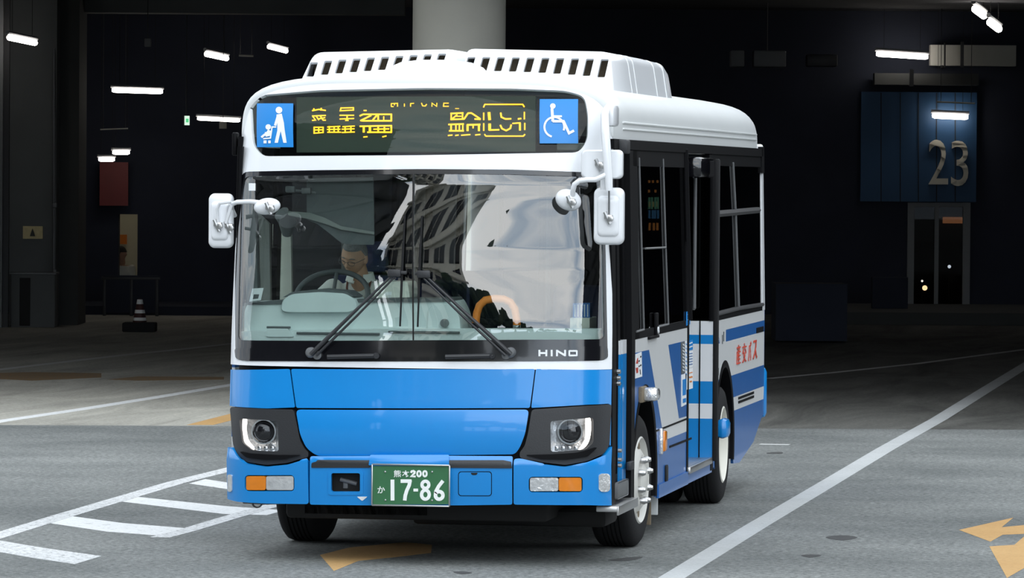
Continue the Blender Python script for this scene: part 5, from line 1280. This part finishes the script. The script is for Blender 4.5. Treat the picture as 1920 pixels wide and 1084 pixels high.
    for s in (-1, 1):
        pts = [tuple(mx @ Vector((s*.032+.022*math.cos(2*PI*k/20), -.112, -.002+.014*math.sin(2*PI*k/20)))) for k in range(21)]; b.tube(pts, .0014, 6)
        b.tube([tuple(mx @ Vector((s*.054, -.110, .004))), tuple(mx @ Vector((s*.076, -.04, .004))), tuple(mx @ Vector((s*.080, .02, .0)))], .0014, 6)
    b.tube([tuple(mx @ Vector((-.010, -.113, .002))), tuple(mx @ Vector((0, -.118, .004))), tuple(mx @ Vector((.010, -.113, .002)))], .0014, 6)
    child(b, 'spectacles', M['dashdark'])
    b = B()
    for s in (-1, 1):
        b.tube([tuple(mx @ Vector((s*(.014+.011*k), -.1015+.0030*k*k*.6, .0245-.0016*(k-1.2)**2))) for k in range(4)], [.002, .0035, .0032, .0015], 6)
    child(b, 'eyebrow', M['hair'])
    b = B()
    for s in (-1, 1):
        b.tube([tuple(mx @ Vector((s*(.020+.0075*k), -.0945+.0014*k*k, -.003-.0018*math.sin(PI*k/3)))) for k in range(4)], .0014, 6)
    child(b, 'eyelash', M['hairdark'])
    b = B(); b.tube([tuple(mx @ Vector((.020*k/3, -.0985+.0022*(k/3)**2*3, -.0665+.001*abs(k)/3))) for k in range(-3, 4)], .0013, 6); child(b, 'mouth', M['strap'])
driver()

# ================================================================== things in the hall
def lamp(u0, v0, u1, v1, D, th, label, tube='tube', dd=0.0, rods=True):
    p, q = CAM+ray(u0, v0)*(D/(ray(u0, v0)@FH)), CAM+ray(u1, v1)*((D+dd)/(ray(u1, v1)@FH)); c = (p+q)/2
    t = thing('ceiling_light', label, 'light', tuple(c), 'fluorescent lamps in the hall')
    p, q = Vector(p-c), Vector(q-c); r = th/2*D/F_PX; d = (q-p).normalized()
    b = B(); b.tube([p, p+d*r, q-d*r, q], [r*.6, r, r, r*.6], 12); b.build('lamp_tube', M[tube], t)
    b = B(); up = Vector((0, 0, r*1.6)); b.tube([p-d*.02+up, q+d*.02+up], r*.7, 8); b.build('housing', M['lamphouse'], t)
    if rods:
        top = CEIL-c[2]
        for e in (.15, .85):
            a = p+(q-p)*e; b = B(); b.tube([a+up, Vector((a.x, a.y, top))], .004, 6); b.build('hanger', M['under'], t)
    return t
for a in [(15, 70, 68, 81, 76, 11, 'lamp at the far upper left corner of the hall', 'tube', .8), (385, 101, 427, 110, 84, 10, 'short lamp left of the one nearest the bus roof', 'tube', .8), (503, 87, 538, 96, 86, 9, 'short lamp closest to the roof of the bus', 'tube', .8),
          (210, 169, 305, 172, 82, 9, 'long lamp in the middle of the dark hall at left', 'tube'), (370, 222, 450, 226, 84, 7, 'long lamp just beside the bus destination sign', 'tube'), (211, 286, 243, 286, 86.5, 8, 'upper of the two short lamps over the red panel', 'tube'),
          (185, 299, 215, 299, 86, 8, 'lamp right above the red panel', 'tube'), (1643, 101, 1740, 107, 87.2, 10, 'long lamp under the pale ceiling bay at right', 'tube'), (1748, 217, 1815, 220, 87.6, 10, 'lamp on the blue panel over number 23', 'tube'),
          (1826, 15, 1847, 31, 83, 14, 'upper of the two tilted lamps in the upper right corner', 'tube', .5), (1854, 40, 1875, 56, 83, 14, 'lower of the two tilted lamps in the upper right corner', 'tube', .5)]:
    lamp(*a)
def rail(u0, v0, u1, v1, D, th, label):
    p, q = on_depth(u0, v0, D), on_depth(u1, v1, D); c = (p+q)/2; r = th/2*D/F_PX
    t = thing('lamp_rail', label, 'rail', tuple(c)); b = B(); b.tube([tuple(p-c), tuple(q-c)], r, 8); b.build('rail', M['pillar'], t)
    for e in (.1, .9):
        a = Vector(p-c)+Vector(q-p)*e; b = B(); b.tube([a, Vector((a.x, a.y, CEIL-c[2]))], .006, 6); b.build('hanger', M['darkmetal'], t)
rail(1757, 191, 1828, 194, 86.5, 3, 'thin pale rail above the lamp over number 23')
rail(188, 243, 240, 241, 84, 2.5, 'thin pale rail above the two short lamps at left')
rail(448, 104, 475, 105, 84, 4, 'thin pale rail beside the short lamps near the bus roof')
# --- left side
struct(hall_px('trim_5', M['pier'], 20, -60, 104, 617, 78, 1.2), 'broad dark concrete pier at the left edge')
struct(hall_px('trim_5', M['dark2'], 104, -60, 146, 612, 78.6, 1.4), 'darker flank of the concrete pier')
struct(hall_px('trim_5', M['greymetal'], -6, -60, 3, 619, 77, .1), 'metal jamb at the left edge')
struct(hall_px('trim_5', M['darkmetal'], 8, -60, 15, 619, 77.2, .1), 'second metal jamb at the left edge')
c = on_depth(62, 436, 77.9); t = tag(hall_px('notice_plate', M['notice'], 43, 424, 80, 448, 77.95, .04), 'yellowish notice plate on the dark concrete pier', 'sign')
b = B(); p = [on_depth(u, v, 77.93) for u, v in ((56, 443), (61, 428), (66, 443))]; b.prism([tuple(x) for x in p], tuple(-FH*.006)); b.build('print', M['dark2'], t, smooth=0)
t = thing('conduit_pipe', 'thin vertical conduit pipe down the dark pier', 'pipe', tuple(on_depth(101, 512, 77.9)))
b0 = Vector(t.location); b = B(); b.tube([tuple(Vector(on_depth(101, v, 77.9))-b0) for v in (512, 300, 90)], .018, 8); b.build('pipe', M['greymetal'], t)
b = B(); b.box(tuple(Vector(on_depth(103, 385, 77.88))-b0), (.07, .06, .07), .015); b.build('junction_box', M['greymetal'], t)
b = B(); b.box(tuple(Vector(on_depth(103, 509, 77.88))-b0), (.06, .06, .06), .015); b.build('junction_box', M['greymetal'], t)
t = thing('meter_cabinet', 'low grey cabinet with a dark slot at the foot of the pier', 'cabinet', tuple(hall(hpx(62, 600, 77.3)[0], 77.5, 0)), rot=(0, 0, -YAW))
r0 = hpx(22, 600, 77.3)[0]; r1 = hpx(105, 600, 77.3)[0]; zt_ = hpx(60, 514, 77.3)[1]; w = r1-r0
B().box((0, 0, zt_/2), (w, .5, zt_), .02).build('body', M['pier'], t); B().box((0, -.01, zt_+.01), (w+.04, .56, .03), .008).build('top', M['greymetal'], t)
B().box((-w*.18, -.255, zt_*.48), (w*.24, .03, zt_*.9), .006).build('slot', M['under'], t)
# left doorway room
x0r, x1r = hpx(212, 400, DW)[0], hpx(268, 400, DW)[0]
struct(hbox('wall_room_back', M['creamwall'], x0r-.6, x1r+.6, 91.5, 91.7, 0, 3.2), 'lit cream wall inside the left doorway')
struct(hbox('wall_room_left', M['creamwall'], x0r-.7, x0r-.6, DW+.3, 91.7, 0, 3.2)); struct(hbox('wall_room_right', M['creamwall'], x1r+.6, x1r+.7, DW+.3, 91.7, 0, 3.2))
struct(hbox('ceiling_room', M['creamwall'], x0r-.7, x1r+.7, DW+.3, 91.7, 3.2, 3.3)); struct(hbox('wall_hall_end', M['ceil'], -26, 26, 99.6, 100, 0, CEIL))
c = hall((x0r+x1r)/2, 90, 3.12); t = thing('room_light', 'ceiling lamp inside the lit room at left', 'light', tuple(c)); B().box((0, 0, .04), (.9, .3, .06), .01, HALL_ROT).build('housing', M['lamphouse'], t); B().box((0, 0, 0), (.8, .2, .03), .01, HALL_ROT).build('diffuser', emission('room_lamp', (1, .92, .78), 7.0), t)
tag(hall_px('poster', M['orange'], 225, 440, 238, 458, 91.45, .02), 'small orange poster on the lit cream wall', 'poster')
tag(hall_px('banner', M['redpanel'], 187, 304, 240, 386, 87.6, .06), 'dark red panel over the left doorway', 'panel')
def waiting_person():
    base = Vector(hall(hpx(228, 470, 89.2)[0], 89.2, .45)); zt_ = hpx(228, 462, 89.2)[1]; hz = zt_-.12
    b = B(); mx = Matrix.Translation((base.x, base.y, hz)) @ Matrix.Rotation(-YAW+math.radians(60), 4, 'Z'); head_bm(mx, b, 36, 28)
    limb(b, [((base.x, base.y+.02, hz-.07), .055), ((base.x, base.y+.03, hz-.17), .06)])
    sh = hz-.22; b.loft(torso_rings(base, [(0, .03, -.05, .16, .12), (0, .03, .10, .15, .11), (0, .03, sh-.12-base.z, .17, .11), (0, .03, sh+.01-base.z, .12, .08)]))
    arms = []
    for s in (-1, 1):
        S_ = Vector((base.x+s*.18, base.y+.03, sh-.04)); E_ = S_+Vector((s*.05, -.04, -.27)); W_ = E_+Vector((-s*.08, -.22, -.02)); arms.append((S_, E_)); limb(b, [(tuple(S_), .05), (tuple(E_), .038), (tuple(W_), .026)]); hand(b, W_, (-s*.2, -1, -.1), (0, 0, -1), .5, 1, -s)
        K = base+Vector((s*.12, -.42, .03)); limb(b, [((base.x+s*.09, base.y, base.z+.02), .085), (tuple(K), .06), ((K.x, K.y-.02, .22), .045), ((K.x, K.y-.16, .19), .035)])
    me = remesh(b, .009, 2); me.materials.append(M['skinpale']); me.name = 'person'
    for v in me.vertices: v.co -= base
    o = bpy.data.objects.new('person', me); COL.objects.link(o); o.location = base; tag(o, 'dark haired person in a white top sitting in the lit doorway at left', 'person')
    inv = Matrix.Translation(-base); hair_mesh(inv @ mx, 'hair', M['hairdark'], o, -.5)
    b = B(); b.loft(torso_rings(base, [(0, .03, -.03, .175, .135), (0, .03, .10, .165, .125), (0, .03, sh-.12-base.z, .185, .125), (0, .03, sh+.0-base.z, .13, .09)]))
    for S_, E_ in arms: limb(b, [(tuple(S_), .063), (tuple(S_*.3+E_*.7), .054)])
    me = remesh(b, .011, 3); me.materials.append(M['shirt']); me.name = 'shirt'
    for v in me.vertices: v.co -= base
    so = bpy.data.objects.new('shirt', me); COL.objects.link(so); so.parent = o
    b = B()
    for s in (-1, 1):
        K = base+Vector((s*.12, -.42, .03)); limb(b, [((base.x+s*.09, base.y, base.z+.02), .097), (tuple(K), .072), ((K.x, K.y-.02, .28), .058)])
    me = remesh(b, .012, 3); me.materials.append(M['trousers']); me.name = 'trousers'
    for v in me.vertices: v.co -= base
    so = bpy.data.objects.new('trousers', me); COL.objects.link(so); so.parent = o
waiting_person()
t = thing('bench', 'dark bench under the person in the lit doorway', 'bench', tuple(hall(hpx(228, 470, 89.2)[0], 89.2, 0)), rot=(0, 0, -YAW))
B().box((0, .04, .34), (1.1, .42, .06), .015).build('seat', M['darkmetal'], t)
for s in (-1, 1): B().box((s*.45, .04, .155), (.06, .36, .31), .01).build('leg', M['darkmetal'], t)
t = thing('barrier', 'dark low barrier in front of the lit doorway', 'barrier', tuple(hall(hpx(252, 560, 84)[0], 84, 0)), rot=(0, 0, -YAW))
w0 = hpx(190, 530, 84)[0]-hpx(252, 530, 84)[0]; w1 = hpx(300, 530, 84)[0]-hpx(252, 530, 84)[0]
B().box(((w0+w1)/2, 0, hpx(250, 522, 84)[1]), (w1-w0, .05, .05), .01).build('rail', M['darkmetal'], t)
B().box(((w0+w1)/2, 0, .36), (w1-w0-.06, .04, .62), .01).build('panel', M['dark'], t)
for x in (w0+.05, -.05, w1-.05): B().box((x, 0, .3), (.05, .05, .6), .006).build('post', M['darkmetal'], t)
# traffic cone
cb = on_ground(262, 622); t = thing('traffic_cone', 'striped traffic cone on a heavy dark base at left', 'cone', tuple(cb), rot=(0, 0, -YAW))
sc = 75.5/F_PX; hz = 62*sc
B().box((0, 0, .07), (62*sc, .46, .14), .02).build('base', M['rubber'], t)
def cr(z): return .105-.075*(z-.14)/(hz-.12)
zz_ = [.14, .2, .245, .315, .36, .40, .455, hz-.02, hz]
b = B(); b.lathe([(cr(z), z) for z in (.14, .25, .35, .45, hz-.01)]+[(.022, hz), (0, hz)], None, 28); b.build('cone_body', M['conered'], t)
for z0, z1 in ((.165, .21), (.275, .325), (.41, hz-.012)):
    b = B(); b.lathe([(cr(z0)+.003, z0), (cr(z1)+.003, z1)], None, 28); b.build('reflective_band', M['conewhite'], t)
# exit sign, hanging plate
t = thing('exit_sign', 'small green exit sign hanging in the dark hall', 'sign', tuple(on_depth(351, 226, 82)), rot=(0, 0, -YAW+math.radians(35)))
B().box((0, .03, 0), (.10, .04, .16), .006).build('housing', M['darkmetal'], t); B().box((0, .006, 0), (.09, .01, .15)).build('panel', M['exitwhite'], t); B().box((.0, -.001, .0), (.05, .004, .06), .0).build('pictogram', M['exitgreen'], t)
B().tube([(0, .03, .08), (0, .03, CEIL-t.location.z)], .008, 6).build('hanger', M['darkmetal'], t)
t = thing('hanging_plate', 'small grey plate hanging under the lamp beside the bus', 'sign', tuple(on_depth(418, 235, 83)), rot=(0, 0, -YAW))
B().box((0, 0, 0), (.12, .02, .11), .004).build('plate', M['pillar'], t); B().tube([(0, .02, .05), (0, .02, CEIL-t.location.z)], .006, 6).build('hanger', M['darkmetal'], t)
t = thing('ceiling_speaker', 'small grey box hanging from the beam at left', 'speaker', tuple(on_depth(277, 80, 79)), rot=(0, 0, -YAW))
B().box((0, 0, 0), (.10, .10, .13), .01).build('body', M['greymetal'], t); B().tube([(0, 0, .06), (0, 0, CEIL-t.location.z)], .008, 6).build('hanger', M['darkmetal'], t)
# --- right side
t = tag(hall_px('wall_panel', M['bluepanel'], 1615, 172, 1830, 379, 87.85, .14), 'dark blue wall panel with a silver number 23', 'sign panel')
def on_w(u, v): return tuple(CAM+ray(u, v)*(87.84/(ray(u, v)@FH)))
n_ = tuple(-FH)
mark('panel_joint', M['under'], [[(u-.8, 174), (u+.8, 174), (u+.8, 378), (u-.8, 378)] for u in (1652, 1688, 1722, 1756, 1791)], on_w, n_, t, .004)
mark('digit', M['digits'], text_in('2', 1741, 262, 1777, 346), on_w, n_, t, .05, 'silver digit 2'); mark('digit', M['digits'], text_in('3', 1783, 264, 1815, 349), on_w, n_, t, .05, 'silver digit 3')
struct(hall_px('trim_6', M['pillar'], 1745, 84, 1905, 124, 87.6, .3), 'pale bay under the ceiling lit by a lamp at right')
struct(hall_px('trim_6', M['dark2'], 1640, 137, 1835, 160, 87.4, .4), 'dim ledge under the lamp at right')
struct(hall_px('trim_6', M['darkmetal'], 1802, 78, 1807, 126, 87.3, .1), 'dark post in the lit bay'); struct(hall_px('trim_6', M['darkmetal'], 1771, 80, 1773, 126, 87.3, .1), 'thin post in the lit bay')
struct(hall_px('trim_6', M['darkmetal'], 1706, 130, 1713, 162, 87.2, .1), 'post under the lamp')
t = thing('tie_rod', 'thin slanting rod beside the lit ceiling bay at right', 'rod', tuple(on_depth(1767, 125, 87.56))); o0 = Vector(t.location)
b = B(); b.tube([(0, 0, 0), tuple(Vector(on_depth(1751, 102, 87.56))-o0)], .012, 6); b.build('rod', M['darkmetal'], t); b = B(); ball(b, (0, 0, 0), .035); b.build('anchor', M['darkmetal'], t)
t = thing('air_duct', 'faint grey duct high in the dark hall right of the bus', 'duct', tuple(on_depth(1440, 110, 84)), rot=(0, 0, -YAW))
wv = 55*84/F_PX
B().box((.03, .3, 0), (wv*1.1, .6, .27), .02).build('duct', M['greymetal'], t); B().box((-.5, .3, 0), (.22, .6, .27), .02).build('elbow', M['greymetal'], t); B().box((.9, .3, -.02), (.5, .5, .2), .02).build('branch', M['darkmetal'], t)
b = B(); b.tube([(0, .3, .1), (0, .3, CEIL-t.location.z)], .01, 6); b.build('hanger', M['darkmetal'], t)
struct(hall_px('trim_7', M['dark'], 1455, 532, 1588, 640, 72.5, 1.2), 'low dark concrete block right of the bus')
struct(hall_px('trim_7', M['dark'], 1636, 520, 1702, 603, 84.5, .3), 'low dark parapet by the right doorway')
# glass doorway under number 23
zb_ = .2
d1 = struct(hall_px('door_1', M['greymetal'], 1702, 380, 1713, 572, DW-.05, .12), 'dark glass door under number 23')
for bx_ in ((1713, 380, 1753, 388), (1759, 380, 1806, 388), (1753, 380, 1759, 572), (1806, 380, 1818, 572)):
    hall_px('door_frame', M['greymetal'], *bx_, DW-.05, .10, d1)
doorglass = glass('door_glass', (.30, .31, .32), 1.16)
hall_px('door_glass', doorglass, 1713, 388, 1753, 570, DW, .02, d1); hall_px('door_glass', doorglass, 1759, 388, 1806, 570, DW, .02, d1)
xg0, xg1 = hpx(1690, 400, DW)[0], hpx(1830, 400, DW)[0]
struct(hbox('wall_room_back', M['dark2'], xg0-.3, xg1+.3, 92, 92.2, 0, 3.2)); struct(hbox('wall_room_left', M['dark'], xg0-.4, xg0-.3, DW+.3, 92.2, 0, 3.2)); struct(hbox('wall_room_right', M['dark'], xg1+.3, xg1+.4, DW+.3, 92.2, 0, 3.2)); struct(hbox('ceiling_room', M['dark'], xg0-.4, xg1+.4, DW+.3, 92.2, 3.2, 3.3))
def glow(name, label, cat, u, v, D, r, col, s):
    t = thing(name, label, cat, tuple(on_depth(u, v, D))); b = B(); ball(b, (0, 0, 0), r); b.build('bulb', emission(name+'_glow', col, s), t)
    b = B(); b.tube([(0, .0, -r), (0, 0, .02-t.location.z)], .015, 8); b.tube([(0, 0, .02-t.location.z), (0, 0, .05-t.location.z)], .10, 16); b.build('post', M['darkmetal'], t); return t  # glowing ball; the post and foot are added under it
glow('small_light', 'small warm light behind the dark glass door', 'lamp', 1734, 540, 89.5, .045, (1, .62, .3), 14)
glow('small_light', 'small pale light above the warm one behind the glass door', 'lamp', 1729, 527, 89.8, .02, (1, .9, .75), 10)
glow('small_light', 'small white light at the right of the glass door', 'lamp', 1780, 500, 89.6, .03, (.9, .95, 1), 6)
t = tag(hall_px('menu_board', M['lamphouse'], 1779, 517, 1790, 529, 91.95, .06), 'small pale board behind the glass door', 'board')
t = tag(hall_px('sign_strip', emission('orange_sign', (1, .38, .15), .9), 1768, 407, 1806, 419, 91.95, .06), 'dim orange lit strip behind the glass door', 'sign')
